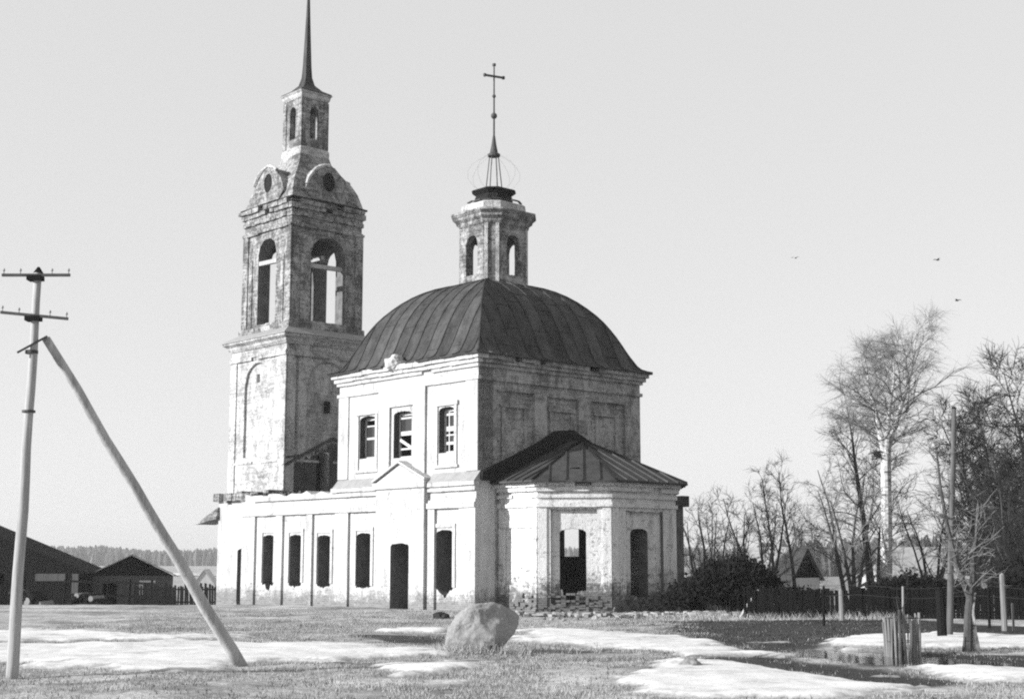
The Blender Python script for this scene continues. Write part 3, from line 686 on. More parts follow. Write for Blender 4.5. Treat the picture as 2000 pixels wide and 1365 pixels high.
mb = MB(); mb.prism([(1.9, .0), (1.9, -1.9), (3.5, -3.5), (6.6, -3.5), (8.2, -1.9), (8.2, .0)], 4.4, 4.5); mb.prism([(1.9, .0), (1.9, -1.9), (3.5, -3.5), (6.6, -3.5), (8.2, -1.9), (8.2, .0)], -.3, .02); mb.build('apse_ceiling', 'brick_and_shade', aw)

# apse roof
RO = part('apse_roof', CH)
cen = Vector((4.9, -1.2))
EV = []
for k in range(6):
    if k == 0: EV.append((.62, .0))
    elif k == 5: EV.append((9.45, .0))
    else:
        n0, n1 = facets[k - 1][2], facets[k][2]; bis = (n0 + n1).normalized(); EV.append(tuple(Vector(AP[k]) + bis * .52))
RZ0, RZ1 = 5.13, 7.02
RID = [(4.85, 0.02), (4.85, -.95)]
def roof_facet(e0, e1, r0, r1, nsheet, jitter, holes=(), dropend=0.0):
    e0, e1 = Vector((*e0, RZ0)), Vector((*e1, RZ0)); r0, r1 = Vector((*r0, RZ1)), Vector((*r1, RZ1))
    nn = (e1 - e0).cross(r0 - e0).normalized(); nn = nn if nn.z > 0 else -nn
    along = (e1 - e0).normalized(); L = (e1 - e0).length
    foot = lambda r: (r - e0).dot(along)
    up = (r0 - e0) - along * foot(r0); H = up.length; up.normalize()
    f0, f1 = sorted((foot(r0), foot(r1)))
    def hmax(a):
        if a < f0: return H * a / f0 if f0 > 1e-6 else H
        if a > f1: return H * (L - a) / (L - f1) if L - f1 > 1e-6 else 0
        return H
    for k in range(nsheet):
        a0, a1 = L * k / nsheet, L * (k + 1) / nsheet; cuts = sorted({a0, a1} | {c for c in (f0, f1) if a0 < c < a1})
        mb = MB(); dz = nn * rnd.uniform(-.008, .012)
        lo = -rnd.uniform(0, jitter)
        top = [e0 + along * a + up * hmax(a) + dz for a in cuts]; bot = [e0 + along * a + up * lo + dz for a in cuts]
        poly = bot + top[::-1]
        hole = next((h for h in holes if h[0] == k), None)
        if hole:
            _, h0, h1, g0, g1 = hole
            am = lambda f: a0 + (a1 - a0) * f
            Q = lambda a, h: e0 + along * a + up * h + dz
            hm = lambda a: hmax(a)
            mb.face([Q(a0, lo), Q(a1, lo), Q(a1, h0 - .04), Q(am(g1), h0), Q(am(g0), h0 + .03), Q(a0, h0)])
            mb.face([Q(a0, h1), Q(am(g0), h1 - .06), Q(am(g1), h1), Q(a1, h1 - .03), Q(a1, hm(a1)), Q(a0, hm(a0))])
            mb.face([Q(a0, h0), Q(am(g0), h0 + .03), Q(am(g0), h1 - .06), Q(a0, h1)]); mb.face([Q(am(g1), h0), Q(a1, h0 - .04), Q(a1, h1 - .03), Q(am(g1), h1)])
        else: mb.face(poly)
        mb.face([bot[0], bot[-1], bot[-1] - Vector((0, 0, .07)), bot[0] - Vector((0, 0, .07))])
        if k < nsheet - 1 and hmax(a1) > .1:
            mb.bar(e0 + along * a1 + up * lo + nn * .02, e0 + along * a1 + up * hmax(a1) * .985 + nn * .02, .045, .07)
        mb.build('roof_sheet', 'apse_roof', RO)
roof_facet(EV[0], EV[1], RID[0], RID[1], 5, .05)
roof_facet(EV[1], EV[2], RID[1], RID[1], 5, .06, [(2, 1.15, 1.33, .25, .85)])
roof_facet(EV[2], EV[3], RID[1], RID[1], 7, .05)
roof_facet(EV[3], EV[4], RID[1], RID[1], 5, .05)
roof_facet(EV[4], EV[5], RID[1], RID[0], 5, .05)
mb = MB()
for e in EV[1:5]: mb.tube([(*e, RZ0 + .02), (*RID[1], RZ1 + .03)], [.05, .05], 5)
mb.tube([(*RID[1], RZ1 + .03), (RID[0][0], .0, RZ1 + .03)], [.05, .05], 5); mb.build('hip_seams', 'tar', RO)
mb = MB(); EP = [Vector(e) for e in EV]
inner = [(1.3, 0.0), (1.3, -2.15), (3.2, -4.1), (6.9, -4.1), (8.8, -2.15), (8.8, 0)]
for k in range(5): mb.face([(*EV[k], RZ0 - .075), (*EV[k + 1], RZ0 - .075), (*inner[k + 1], RZ0 - .078), (*inner[k], RZ0 - .078)])
mb.build('eave_soffit', 'tar', RO)
# tarred gable band against the east wall
mb = MB()
out_ = [(-.02, 5.22), (-.02, 5.52), (1.5, 6.12), (3.1, 6.82), (4.25, 7.42), (5.1, 7.50), (6.5, 6.9), (9.3, 5.6), (9.5, 5.22), (8.6, 5.2), (4.9, 6.85), (.7, 5.2)]
mb.loft([[(x, -.30, z) for x, z in out_], [(x, -.004, z) for x, z in out_]]); mb.build('tarred_gable_band', 'tar', CH)
# stub of the north annex seen past the apse
mb = MB(); mb.wall((S + .003, .5), (13.0, .5), E_, Z0, 4.6, 2.2, [], ruin(2, .1), 80); mb.build('north_annex', 'brick', CH)
mb = MB(); mb.band((S, .5), (13.0, .5), E_, 4.45, 4.95, .2, .5, .03, 0, back=2.0, ext=.2, seed=4); mb.build('annex_cornice', 'brick_and_shade', CH)

# ------------------------------------------------------------------ bell tower
TX, TY = 4.8, 20.0
def sq(h, z): return [(TX - h, TY - h, z), (TX + h, TY - h, z), (TX + h, TY + h, z), (TX - h, TY + h, z)]
def sides(h): return {'S': ((TX - h, TY - h), (TX - h, TY + h), S_), 'N': ((TX + h, TY - h), (TX + h, TY + h), Nn), 'E': ((TX - h, TY - h), (TX + h, TY - h), E_), 'W': ((TX - h, TY + h), (TX + h, TY + h), W_)}
TP = part('tower_base', CH)
mb = MB(); mb.wall((1.4, 17.203), (1.4, 22.2), S_, Z0, 5.25, .9, [op(1.75, 3.05, -.2, 2.6, .1, jag=.2, tj=.05)], ruin(8, .25), 90); mb.wall((2.32, 22.2), (7.28, 22.2), W_, Z0, 5.2, .9, [op(1.3, 3.7, 0, 3.2, 1)], seed=91)
mb.wall((8.2, 17.203), (8.2, 22.2), Nn, Z0, 5.2, .9, [], seed=92); mb.build('podium_wall', 'plaster', TP, inner='brick')
mb = MB(); mb.band((1.4, 17.2), (1.4, 22.2), S_, 5.0, 5.45, .28, .4, .06, .08, ext=.15, back=.9, seed=5); mb.build('broken_ledge', 'belfry', TP)
mb = MB(); mb.loft([[(1.2, 22.1, 4.15), (2.4, 22.1, 4.15), (2.4, 24.2, 3.9), (1.2, 24.2, 3.9)], [(1.3, 22.1, 4.75), (2.4, 22.1, 4.8), (2.4, 23.7, 4.25), (1.3, 23.6, 4.2)]]); mb.build('porch_roof_stub', 'belfry', TP)
T1 = part('tower_lower_tier', CH)
h1 = 2.6
for k, (sd, (p, q, o_)) in enumerate(sides(h1).items()):
    mb = MB()
    p_, q_ = Vector(p), Vector(q)
    if sd in 'EW': pp, qq = p_ + Vector((.13, 0)), q_ - Vector((.13, 0))
    else: pp, qq = p_, q_
    off = .13 if sd in 'EW' else 0
    holes = {'S': [op(1.42, 3.9, 7.3, 12.2, 1.15, tj=.004)], 'E': [op(1.28 - off, 3.92 - off, 7.6, 12.2, 1.3, tj=.01)]}.get(sd, [])
    if sd == 'E':
        mb.wall(pp, qq, o_, 4.6, 7.56, .13, [op(1.86 - off, 2.78 - off, 5.0, 7.5, .42)], seed=100 + k); mb.wall(pp, qq, o_, 7.562, 13.2, .13, holes, seed=104)
    else: mb.wall(pp, qq, o_, 4.6, 13.2, .13, holes, seed=100 + k)
    inner_h = {'E': [op(1.86 - .5, 2.78 - .5, 5.0, 7.5, .42)], 'S': []}.get(sd, [])
    pi, qi = (p_ + Vector((.5, 0)), q_ - Vector((.5, 0))) if sd in 'EW' else (p_, q_)
    iv = Vector(o_) * .132
    mb.wall(pi - iv, qi - iv, o_, 4.6, 13.2, .7, [op(1.86 - .5, 2.78 - .5, 5.0, 7.5, .42), ] if sd == 'E' else [], seed=110 + k)
    mb.build('tier_wall', 'tower', T1)
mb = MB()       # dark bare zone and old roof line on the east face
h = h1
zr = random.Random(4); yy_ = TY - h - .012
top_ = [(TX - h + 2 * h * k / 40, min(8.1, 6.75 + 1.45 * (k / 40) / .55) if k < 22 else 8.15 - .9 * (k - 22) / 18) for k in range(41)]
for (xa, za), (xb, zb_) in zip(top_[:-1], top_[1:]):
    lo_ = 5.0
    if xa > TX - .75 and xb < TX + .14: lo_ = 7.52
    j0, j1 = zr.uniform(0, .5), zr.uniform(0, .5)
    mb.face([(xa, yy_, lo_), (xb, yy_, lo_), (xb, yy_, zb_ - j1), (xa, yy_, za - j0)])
mb.build('bare_brick_zone', 'brick_and_shade', T1)
mb = MB(); mb.bar((TX - h - .05, TY - h - .05, 6.75), (TX + .3, TY - h - .05, 8.25), .16, .13); mb.bar((TX + .3, TY - h - .05, 8.25), (TX + h, TY - h - .05, 7.4), .16, .13); mb.bar((TX - h - .02, TY - h - .05, 7.15), (TX - 1.5, TY - h - .05, 7.3), .14, .1); mb.build('old_roof_line', 'brick_and_shade', T1)
mb = MB(); mb.box(TX - .17, TX + .12, TY - h1 - .14 + .13 - .02, TY - h1 + .14, 9.55, 10.15); mb.build('slit_shade', 'tar', T1)  # dark box painted as the shade inside a narrow opening
mb = MB(); mb.box(TX - h1 + .10, TX - h1 + .14, TY + .06, TY + .30, 11.2, 11.62); mb.build('small_vent_shade', 'brick_and_shade', T1)  # dark plate painted as the shade inside a small opening
mb = MB()
for sd, (p, q, o_) in sides(h1).items():
    L = 2 * h1
    mb.panel(p, q, o_, .0 if sd in 'EW' else -.06, .55, 5.3, 12.35, .06); mb.panel(p, q, o_, L - .55, L + (0 if sd in 'EW' else .06), 5.3, 12.35, .06)
    mb.band(p, q, o_, 12.36, 12.52, .12, .8, .012, .03, ext=.10 if sd in 'SN' else 0, seed=11); mb.band(p, q, o_, 12.523, 12.66, .07, .8, .012, .03, ext=.05 if sd in 'SN' else 0, seed=12)
    mb.band(p, q, o_, 6.95, 7.07, .05, .8, .01, .05, seed=13)
mb.build('tier_trim', 'tower', T1)
mb = MB(); mb.loft([sq(2.66, 12.95), sq(2.78, 13.1), sq(2.80, 13.2), sq(2.98, 13.32), sq(3.0, 13.42)]); mb.build('tier_cornice', 'tower', T1)
mb = MB(); mb.loft([sq(3.05, 13.425), sq(3.05, 13.46), sq(2.40, 13.86), sq(2.3, 13.88)]); mb.build('tier_skirt_roof', 'flashing', T1)
T2 = part('belfry', CH)
h2 = 2.24; zb2, zt2 = 13.86, 19.75
mb = MB(); mb.loft([sq(h2 + .16, 13.87), sq(h2 + .16, 14.12), sq(h2 + .03, 14.2)]); mb.build('belfry_plinth', 'belfry', T2)
for k, (sd, (p, q, o_)) in enumerate(sides(h2).items()):
    p_, q_ = Vector(p), Vector(q)
    if sd in 'EW': pp, qq, c = p_ + Vector((.75, 0)), q_ - Vector((.75, 0)), h2 - .75 + (.1 if sd == 'E' else 0)
    else: pp, qq, c = p_, q_, h2
    hw = {'S': .86, 'N': .95, 'E': 1.1, 'W': 1.1}[sd]
    mb = MB(); mb.wall(pp, qq, o_, 14.19, zt2, .75, [op(c - hw, c + hw, 14.3, 18.85, hw * .9, jag=.04, tj=.03)], seed=130 + k); mb.build('belfry_wall', 'belfry', T2, inner='brick')
mb = MB()
for sd, (p, q, o_) in sides(h2).items():
    L = 2 * h2; e = .07 if sd in 'SN' else 0
    mb.panel(p, q, o_, -e, .42, 14.2, 19.2, .07); mb.panel(p, q, o_, L - .42, L + e, 14.2, 19.2, .07)
    mb.panel(p, q, o_, .60, .86, 14.2, 17.8, .05); mb.panel(p, q, o_, L - .86, L - .60, 14.2, 17.8, .05)
    mb.band(p, q, o_, 19.2, 19.36, .13, .5, .03, .05, ext=.10 if sd in 'SN' else 0, seed=31); mb.band(p, q, o_, 17.82, 17.95, .08, .5, .02, .15, seed=35) if sd not in 'SENW' else None
mb.each('pilaster', 'belfry', T2)
mb = MB()
for z0, z1, pr_, ms in ((19.75, 19.95, .10, .02), (19.953, 20.15, .05, .05), (20.153, 20.4, .18, .08), (20.403, 20.62, .28, .12)):
    for sd, (p, q, o_) in sides(h2).items(): mb.band(p, q, o_, z0, z1, pr_, .45, .035, ms, ext=pr_ if sd in 'SN' else 0, back=.5, seed=int(z0 * 10))
mb.build('belfry_cornice', 'belfry', T2)
mb = MB(); mb.box(TX - h2 + .1, TX + h2 - .1, TY - h2 + .1, TY + h2 - .1, 19.6, 19.74); mb.box(TX - h2 + .1, TX + h2 - .1, TY - h2 + .1, TY + h2 - .1, 13.9, 14.24); mb.build('belfry_floor', 'brick_and_shade', T2)
for a, b_ in (((TX - h2 + .12, TY - 1.0, 17.55), (TX - h2 + .12, TY + 1.1, 17.62)), ((TX - 1.3, TY - h2 + .35, 17.3), (TX + 1.3, TY - h2 + .35, 17.35)), ((TX - 1.6, TY, 18.2), (TX + 1.6, TY, 18.2)), ((TX + .2, TY - 1.6, 17.9), (TX + .2, TY + 1.6, 17.9))):
    mb = MB(); mb.bar(a, b_, .2, .22); mb.build('bell_beam', 'timber', T2)
mb = MB(); mb.bar((TX - .15, TY + .2, 14.2), (TX - .1, TY + .2, 18.2), .26, .26); mb.bar((TX + .9, TY + 1.0, 14.2), (TX + .9, TY + 1.0, 17.0), .14); mb.bar((TX - 1.0, TY + .6, 16.6), (TX + .9, TY + .9, 15.9), .14); mb.build('belfry_frame', 'darkwood', T2)
# domed tower roof with round gables
T3 = part('tower_dome', CH)
mb = MB(); pr3 = [(2.3, 20.55), (2.28, 20.75), (2.22, 21.0), (2.06, 21.55), (1.82, 22.05), (1.5, 22.5), (1.22, 22.9), (1.02, 23.25), (.93, 23.6), (.91, 23.9)]
mb.loft([sq(r, z) for r, z in pr3]); mb.build('dome_shell', 'belfry', T3)
mb = MB(); mb.loft([sq(2.45, 20.63), sq(2.45, 20.72), sq(2.2, 20.82)]); mb.build('dome_skirt', 'tar', T3)
for sd, (p, q, o_) in sides(2.16).items():
    p_, q_ = Vector(p), Vector(q); L = (q_ - p_).length; t = (q_ - p_) / L; o2 = Vector(o_)
    g = part('round_gable', CH) if False else T3
    prof = []
    for k in range(17):
        a = math.pi * k / 16; prof.append((L / 2 - math.cos(a) * 1.55, 20.8 + math.sin(a) * 1.95))
    hole = [(L / 2 - math.cos(2 * math.pi * k / 16) * .40, 21.85 + math.sin(2 * math.pi * k / 16) * .52) for k in range(16)]
    def PP(a, z, d): v = p_ + t * a + o2 * d; return (v.x, v.y, z)
    mb = MB()
    # face with a round opening: strips between hole and rim
    rim = []
    for k in range(16):
        a = 2 * math.pi * k / 16; dx, dz = -math.cos(a), math.sin(a); best = None
        for s_ in np.linspace(.3, 3, 200):
            x, z = dx * s_, 21.85 + dz * s_
            inside = z > 20.8 and (x / 1.55) ** 2 + ((z - 20.8) / 1.95) ** 2 < 1
            if inside: best = (L / 2 + x, z)
        rim.append((best[0], best[1] - (rnd.uniform(0, .16) if best[1] > 21.5 else 0)))
    for k in range(16):
        j = (k + 1) % 16
        mb.face([PP(*hole[k], .16), PP(*hole[j], .16), PP(*rim[j], .16), PP(*rim[k], .16)])
        mb.face([PP(*rim[k], .16), PP(*rim[j], .16), PP(*rim[j], -1.2), PP(*rim[k], -1.2)])
        mb.face([PP(*hole[k], .16), PP(*hole[j], .16), PP(*hole[j], -.5), PP(*hole[k], -.5)])
    mb.face([PP(*hole[k], -.45) for k in range(16)])
    mb.build('round_gable', 'belfry', T3)
    mb = MB(); mb.face([PP(*hole[k], .10) for k in range(16)]); mb.build('round_opening_shade', 'tar', T3)  # dark disc closes the hole, painted as the shade within
    mb = MB(); pts = [PP(a, z + rnd.uniform(-.03, .03), .17 + rnd.uniform(-.03, .03)) for a, z in prof[(2 if sd == 'E' else 5):(9 if sd == 'E' else 14)]]; mb.tube(pts, [.11 + rnd.uniform(-.03, .02) for _ in pts], 5); mb.build('gable_moulding', 'tower', T3)
T4 = part('tower_drum', CH)
h4 = .84
mb = MB(); mb.loft([sq(h4 + .09, 23.5), sq(h4 + .09, 23.95), sq(h4 + .02, 24.05)]); mb.build('drum_plinth', 'tower', T4)
for k, (sd, (p, q, o_)) in enumerate(sides(h4).items()):
    p_, q_ = Vector(p), Vector(q)
    if sd in 'EW': pp, qq, c = p_ + Vector((.28, 0)), q_ - Vector((.28, 0)), h4 - .28
    else: pp, qq, c = p_, q_, h4
    mb = MB(); mb.wall(pp, qq, o_, 24.0, 26.95, .28, [op(c - .29, c + .29, 24.55, 26.35, .28, tj=.02)], seed=150 + k); mb.build('drum_wall', 'belfry', T4)
mb = MB()
for sd, (p, q, o_) in sides(h4).items():
    L = 2 * h4; e = .05 if sd in 'SN' else 0
    mb.panel(p, q, o_, -e, .24, 24.05, 26.7, .05); mb.panel(p, q, o_, L - .24, L + e, 24.05, 26.7, .05)
mb.each('pilaster', 'belfry', T4)
mb = MB(); mb.loft([sq(h4 + .03, 26.75), sq(h4 + .10, 26.9), sq(h4 + .10, 27.0), sq(h4 + .2, 27.12)]); mb.build('drum_cornice', 'tower', T4)
mb = MB(); mb.loft([sq(.99, 27.13), sq(.99, 27.2), sq(.62, 27.42), sq(.32, 27.75), sq(.21, 28.2), sq(.175, 28.8), sq(.105, 31.0), sq(.04, 33.4)]); mb.build('spire', 'roof', T4)

# ------------------------------------------------------------------ utility pole with its strut (left foreground)
PB = (-8.71, 25.33); g = gz(*PB)
pole = thing('utility_pole', 'tall wooden utility pole with two crossarms and a leaning strut, left foreground', 'utility pole', (PB[0], PB[1], g - .3))
T = Vector((.12, 0, 7.47 - g))
mb = MB(); n_ = 14; mb.tube([(T.x * k / n_ + .01 * math.sin(k * 1.3), .006 * math.cos(k * 2), T.z * k / n_) for k in range(n_ + 1)], [.108 - .040 * k / n_ + rnd.uniform(-.003, .003) for k in range(n_ + 1)], 14)
mb.build('post', 'timber', pole, True)
mb = MB(); mb.tube([(T.x, 0, T.z - .01), (T.x, 0, T.z + .10)], [.09, .02], 10); mb.build('pole_cap', 'darkwood', pole)
for zc, xl, xr, dl, dr in ((7.40 - g, -.50, .73, .0, .0), (6.66 - g, -.49, .73, .06, -.06)):
    ca = part('crossarm', pole)
    mb = MB(); mb.bar((xl, -.10, zc + dl), (xr, -.10, zc + dr), .045, .05); mb.build('arm', 'iron', ca)
    mb = MB(); mb.bar((.09 - .14, -.02, zc - .05), (.09 + .12, -.02, zc - .04), .22, .08); mb.build('clamp', 'darkwood', ca)
    for x, dz in ((xl + .03, dl), (xl + .33, dl * .4), (xr - .33, dr * .4), (xr - .03, dr)):
        mb = MB(); mb.tube([(x, -.10, zc + dz + .02), (x, -.10, zc + dz + .07), (x, -.10, zc + dz + .08), (x, -.10, zc + dz + .12)], [.010, .010, .026, .012], 7); mb.build('insulator', 'flashing', ca)
sb = Vector((-5.15 - PB[0], 28.02 - PB[1], gz(-5.15, 28.02) - g + .18)); st = Vector((.30, .08, 6.27 - g))
mb = MB(); mb.tube([sb + (st - sb) * (k / 14) + Vector((.012 * math.sin(k * 1.7), 0, .01 * math.cos(k))) for k in range(15)], [.124 - .05 * k / 14 for k in range(15)], 14); mb.build('strut', 'timber', pole, True)
mb = MB(); mb.bar((-.14, -.14, 5.98 - g), (.34, .0, 6.30 - g), .035, .035); mb.tube([(.07, 0, 5.98 - g), (.07, 0, 6.04 - g)], [.115, .115], 12); mb.tube([(.07, 0, 4.92 - g), (.07, 0, 4.96 - g)], [.118, .118], 12); mb.build('wire_binding', 'iron', pole)

# ------------------------------------------------------------------ boulder
BX, BY = -.68, 31.4
OUT = [(-.81, -.09), (-.64, .29), (-.35, .52), (.17, .69), (.64, .63), (.90, .40), (.81, .02), (.58, -.29), (.29, -.53), (-.41, -.58), (-.70, -.44)]
sil = sorted((math.degrees(math.atan2(b_, a)) % 360, math.hypot(a, b_)) for a, b_ in OUT); sil = [(sil[-1][0] - 360, sil[-1][1])] + sil + [(sil[0][0] + 360, sil[0][1])]
bm = bmesh.new(); bmesh.ops.create_icosphere(bm, subdivisions=6, radius=1)
from mathutils import noise as mn
rr = random.Random(14); cuts = [(Vector((rr.gauss(0, .5), rr.choice((-1, 1)), rr.gauss(0, .5))).normalized(), rr.uniform(.40, .52)) for k in range(16)] + [(Vector((.75, .15, -.62)).normalized(), .60), (Vector((-.3, -.9, .35)).normalized(), .50)]
for v in bm.verts:
    d = v.co.normalized(); th = math.degrees(math.atan2(d.z, d.x)) % 360
    r = float(np.interp(th, [a for a, b_ in sil], [b_ for a, b_ in sil]))
    h = math.hypot(d.x, d.z); k = h ** .62                # blunt front and back, like a split block
    p = Vector((math.cos(R(th)) * r * k, d.y * .62, math.sin(R(th)) * r * k))
    for n_, dd in cuts:
        e = p.dot(n_) - dd
        if e > 0: p = p - n_ * e * .6
    f = mn.fractal(p * 1.7 + Vector((3.1, 7.7, 1.2)), .9, 2.1, 5) * .06 + mn.fractal(p * 5, .7, 2.0, 5) * .018
    p = p + d * f; v.co = Vector((p.x, p.y, p.z * .93)) * .97
me = bpy.data.meshes.new('boulder'); bm.to_mesh(me); bm.free(); me.materials.append(M['boulder'])
me.polygons.foreach_set('use_smooth', [True] * len(me.polygons))
o = bpy.data.objects.new('boulder', me); COL.objects.link(o); o.location = (BX, BY, gz(BX, BY) + .44); o.rotation_euler = (0, 0, R(4))
tag(o, 'large pale granite boulder lying in front of the church', 'boulder')
# small dark stone by the wall
def stone(loc, s, mat, label, seed, name='stone', group=None, flat=.7):
    bm = bmesh.new(); bmesh.ops.create_icosphere(bm, subdivisions=3, radius=1); q = Vector((seed * 1.7, seed, -seed))
    for v in bm.verts: v.co = v.co * (1 + mn.fractal(v.co * 1.1 + q, 1, 2, 4) * .35) * s; v.co.z *= flat
    me = bpy.data.meshes.new(name); bm.to_mesh(me); bm.free(); me.materials.append(M[mat])
    o = bpy.data.objects.new(name, me); COL.objects.link(o); o.location = loc; return tag(o, label, name, group)
def gp(x, y, dz=0): return (x, y, gz(x, y) + dz)
stone(gp(-2.5, 51.2, .02), .28, 'twig_dark', 'dark stone at the foot of the south wall, left of the boulder', 3)
stone(gp(3.25, 26.6, .06), .2, 'postwood', 'small dark stone sticking out of the snow, right foreground', 9)
rr = random.Random(31)
spots = [(1.35, 49.2), (1.75, 48.6), (2.2, 49.5), (2.9, 50.3), (1.1, 50.0), (2.4, 51.0), (3.6, 49.8), (4.4, 51.0), (1.6, 50.4)]
for k, (x, y) in enumerate(spots):
    stone(gp(x, y, .04), rr.uniform(.07, .15), 'rubble', 'fallen lump of white masonry lying before the apse', 20 + k, 'masonry_lump', 'masonry lumps before the apse')
mb = MB()
for k in range(420):     # heap of broken brick along the foot of the apse
    u = rr.random(); cx, cy = [(.0, 53.4), (1.6, 52.2), (3.6, 51.5), (5.3, 52.6), (7.0, 54.0)][min(4, int(u * 5))]
    x = cx + rr.gauss(0, .75); y = cy + rr.gauss(0, .35); s = rr.uniform(.05, .16); z = gz(x, y) + rr.uniform(-.02, .08); a = rr.uniform(0, 3)
    c, s_ = math.cos(a) * s, math.sin(a) * s
    mb.hexa([(x + c * i - s_ * j * .6, y + s_ * i + c * j * .6, z + kz * s * .6 + rr.uniform(-.02, .02)) for kz in (0, 1) for i, j in ((-1, -1), (1, -1), (1, 1), (-1, 1))])
tag(mb.build('brick_rubble', 'rubble'), 'broken brick rubble scattered along the foot of the apse', 'rubble', None, 'stuff')

# ------------------------------------------------------------------ picket cage, posts and the pole on the right
CX_, CY_ = 8.5, 31.6; cage = thing('picket_cage', 'small ring of bare upright pickets standing in the puddle', 'picket guard', (CX_, CY_, -.15))
rr = random.Random(12)
for k in range(23):
    a = 2 * math.pi * k / 23 + rr.uniform(-.08, .08); r = .34 + rr.uniform(-.03, .03); h = rr.uniform(.80, 1.06) + (.05 if k % 4 == 0 else 0); w_ = rr.uniform(.02, .036)
    mb = MB(); x, y = math.cos(a) * r, math.sin(a) * r; lx, ly = rr.uniform(-.05, .05), rr.uniform(-.05, .05)
    mb.tube([(x, y, 0), (x + lx * .5 + .008, y + ly * .5, h * .5), (x + lx, y + ly, h)], [w_, w_ * .95, w_ * .8], 6); mb.build('picket', 'postwood', cage)
for z in (.42, .92):
    mb = MB(); pts = [(math.cos(2 * math.pi * k / 16) * .35, math.sin(2 * math.pi * k / 16) * .35, z + .01 * math.sin(k)) for k in range(17)]; mb.tube(pts, [.008] * 17, 4, False); mb.build('binding_wire', 'iron', cage)
sap = thing('sapling', 'thin bare sapling growing inside the ring of pickets', 'sapling', (CX_, CY_, -.12))
mb = MB(); mb.tube([(0, 0, 0), (.03, .0, .6), (-.04, .02, 1.05), (-.10, .0, 1.35)], [.03, .026, .018, .008], 6)
mb.build('trunk', 'bark', sap)
mb = MB()
for k in range(7): 
    z = .6 + k * .09; a = k * 2.4; mb.tube([(0, 0, z), (math.cos(a) * .12, math.sin(a) * .12, z + .2), (math.cos(a) * .18, math.sin(a) * .18, z + .4)], [.009, .006, .003], 4)
mb.build('twigs', 'twig_dark', sap)
def post(x, y, h, r, mat, label, lean=(0, 0), name='post', square=False, group=None):
    o_ = thing(name, label, 'post', (x, y, gz(x, y) - .2), 0, group); mb = MB(); pts = [(lean[0] * t, lean[1] * t, (h + .2) * t) for t in (0, .33, .66, 1)]
    mb.tube(pts, [r, r * .97, r * .93, r * .88], 4 if square else 9); mb.build('shaft', mat, o_)
    mb = MB(); mb.tube([(lean[0], lean[1], h + .19), (lean[0] + .01, lean[1], h + .19 + r * .7)], [r * .88, r * .25], 4 if square else 9); mb.build('top', mat, o_); return o_
post(10.97, 36.96, 1.22, .13, 'darkwood', 'short thick dark post left of the tall slanting pole')
post(14.42, 42.4, 1.62, .09, 'postwood', 'pale round post near the right edge, behind the leaning tree')
post(11.3, 49.6, 1.0, .09, 'postwood', 'pale stump post in front of the black fence, left of the birch')
post(14.75, 42.6, .8, .04, 'postwood', 'thin short stake beside the pale round post')
tp = thing('tall_pole', 'tall bare wooden pole slanting slightly right, before the thicket', 'pole', gp(11.5, 38.2, -.3))
mb = MB(); mb.tube([(.01 * math.sin(k) + .42 * k / 10, 0, 6.35 * k / 10) for k in range(11)], [.092 - .03 * k / 10 for k in range(11)], 10); mb.build('shaft', 'poledark', tp, True)
mb = MB(); mb.tube([(.42, 0, 6.34), (.42, 0, 6.40)], [.075, .03], 10); mb.build('top', 'darkwood', tp)

# ------------------------------------------------------------------ black board fence across the right background
def fence(label, x0, y0, x1, y1, h, bw_, seed, gap=.02, mat='darkwood', stag=.12, rails=True):
    rr = random.Random(seed); L = math.hypot(x1 - x0, y1 - y0); a = math.atan2(y1 - y0, x1 - x0); g0 = gz(x0, y0)
    f = thing('board_fence', label, 'fence', (x0, y0, g0), a)
    mbs = []
    for k in range(5):
        mb = MB(); hh = h * (1 + (k - 2) * stag * .5); b2 = bw_ / 2 * (.85 + .07 * k)
        mb.loft([[(-b2, -.012, -.15), (b2, -.012, -.15), (b2, .012, -.15), (-b2, .012, -.15)], [(-b2, -.012, hh), (b2, -.012, hh - .03 * (k % 3)), (b2, .012, hh - .03 * (k % 3)), (-b2, .012, hh)]])
        o = mb.build('board', mat, f); mbs.append(o)
    s = bw_; k = 0
    while s < L:
        if k < 5: o = mbs[k]
        else: o = mbs[rr.randrange(5)].copy(); COL.objects.link(o)
        o.parent = f; o.location = (s, rr.uniform(-.01, .01), gz(x0 + math.cos(a) * s, y0 + math.sin(a) * s) - g0); o.rotation_euler = (rr.uniform(-.02, .02), rr.gauss(0, .022), 0)
        s += bw_ + gap * rr.uniform(.2, 2.2); k += 1
    for z in (h * .22, h * .82):
        mb = MB(); mb.box(0, L, .02, .07, z - .04, z + .04); mb.build('rail', mat, f)
    s = 0
    while s <= L + .1:
        mb = MB(); mb.tube([(s, .09, -.3), (s, .09, h * 1.02)], [.06, .055], 7); mb.build('post', mat, f); s += 2.6
    return f
fence('black board fence right of the church, in front of the sheds', 8.3, 51.5, 15.2, 50.2, 1.02, .15, 4, .008, 'darkwood', .05)
fence('black board fence before the dark thicket at the right edge', 15.3, 50.1, 21.5, 48.9, 1.05, .15, 5, .008, 'darkwood', .05)
wf = thing('wire_fence', 'slack wire strands strung between the posts at right', 'wire fence', (9.8, 45.5, 0))
for z0 in (.75, 1.05):
    mb = MB(); mb.tube([(k * .5, -k * .16, z0 + .15 + .05 * math.sin(k * .9)) for k in range(15)], [.006] * 15, 4, False); mb.build('strand', 'iron', wf)
for k, x in enumerate((0, 2.3, 4.7, 7.0)):
    mb = MB(); mb.tube([(x, -x * .32, -.2), (x + .03, -x * .32, 1.22)], [.045, .04], 7); mb.build('stake', 'postwood' if k % 2 else 'darkwood', wf)
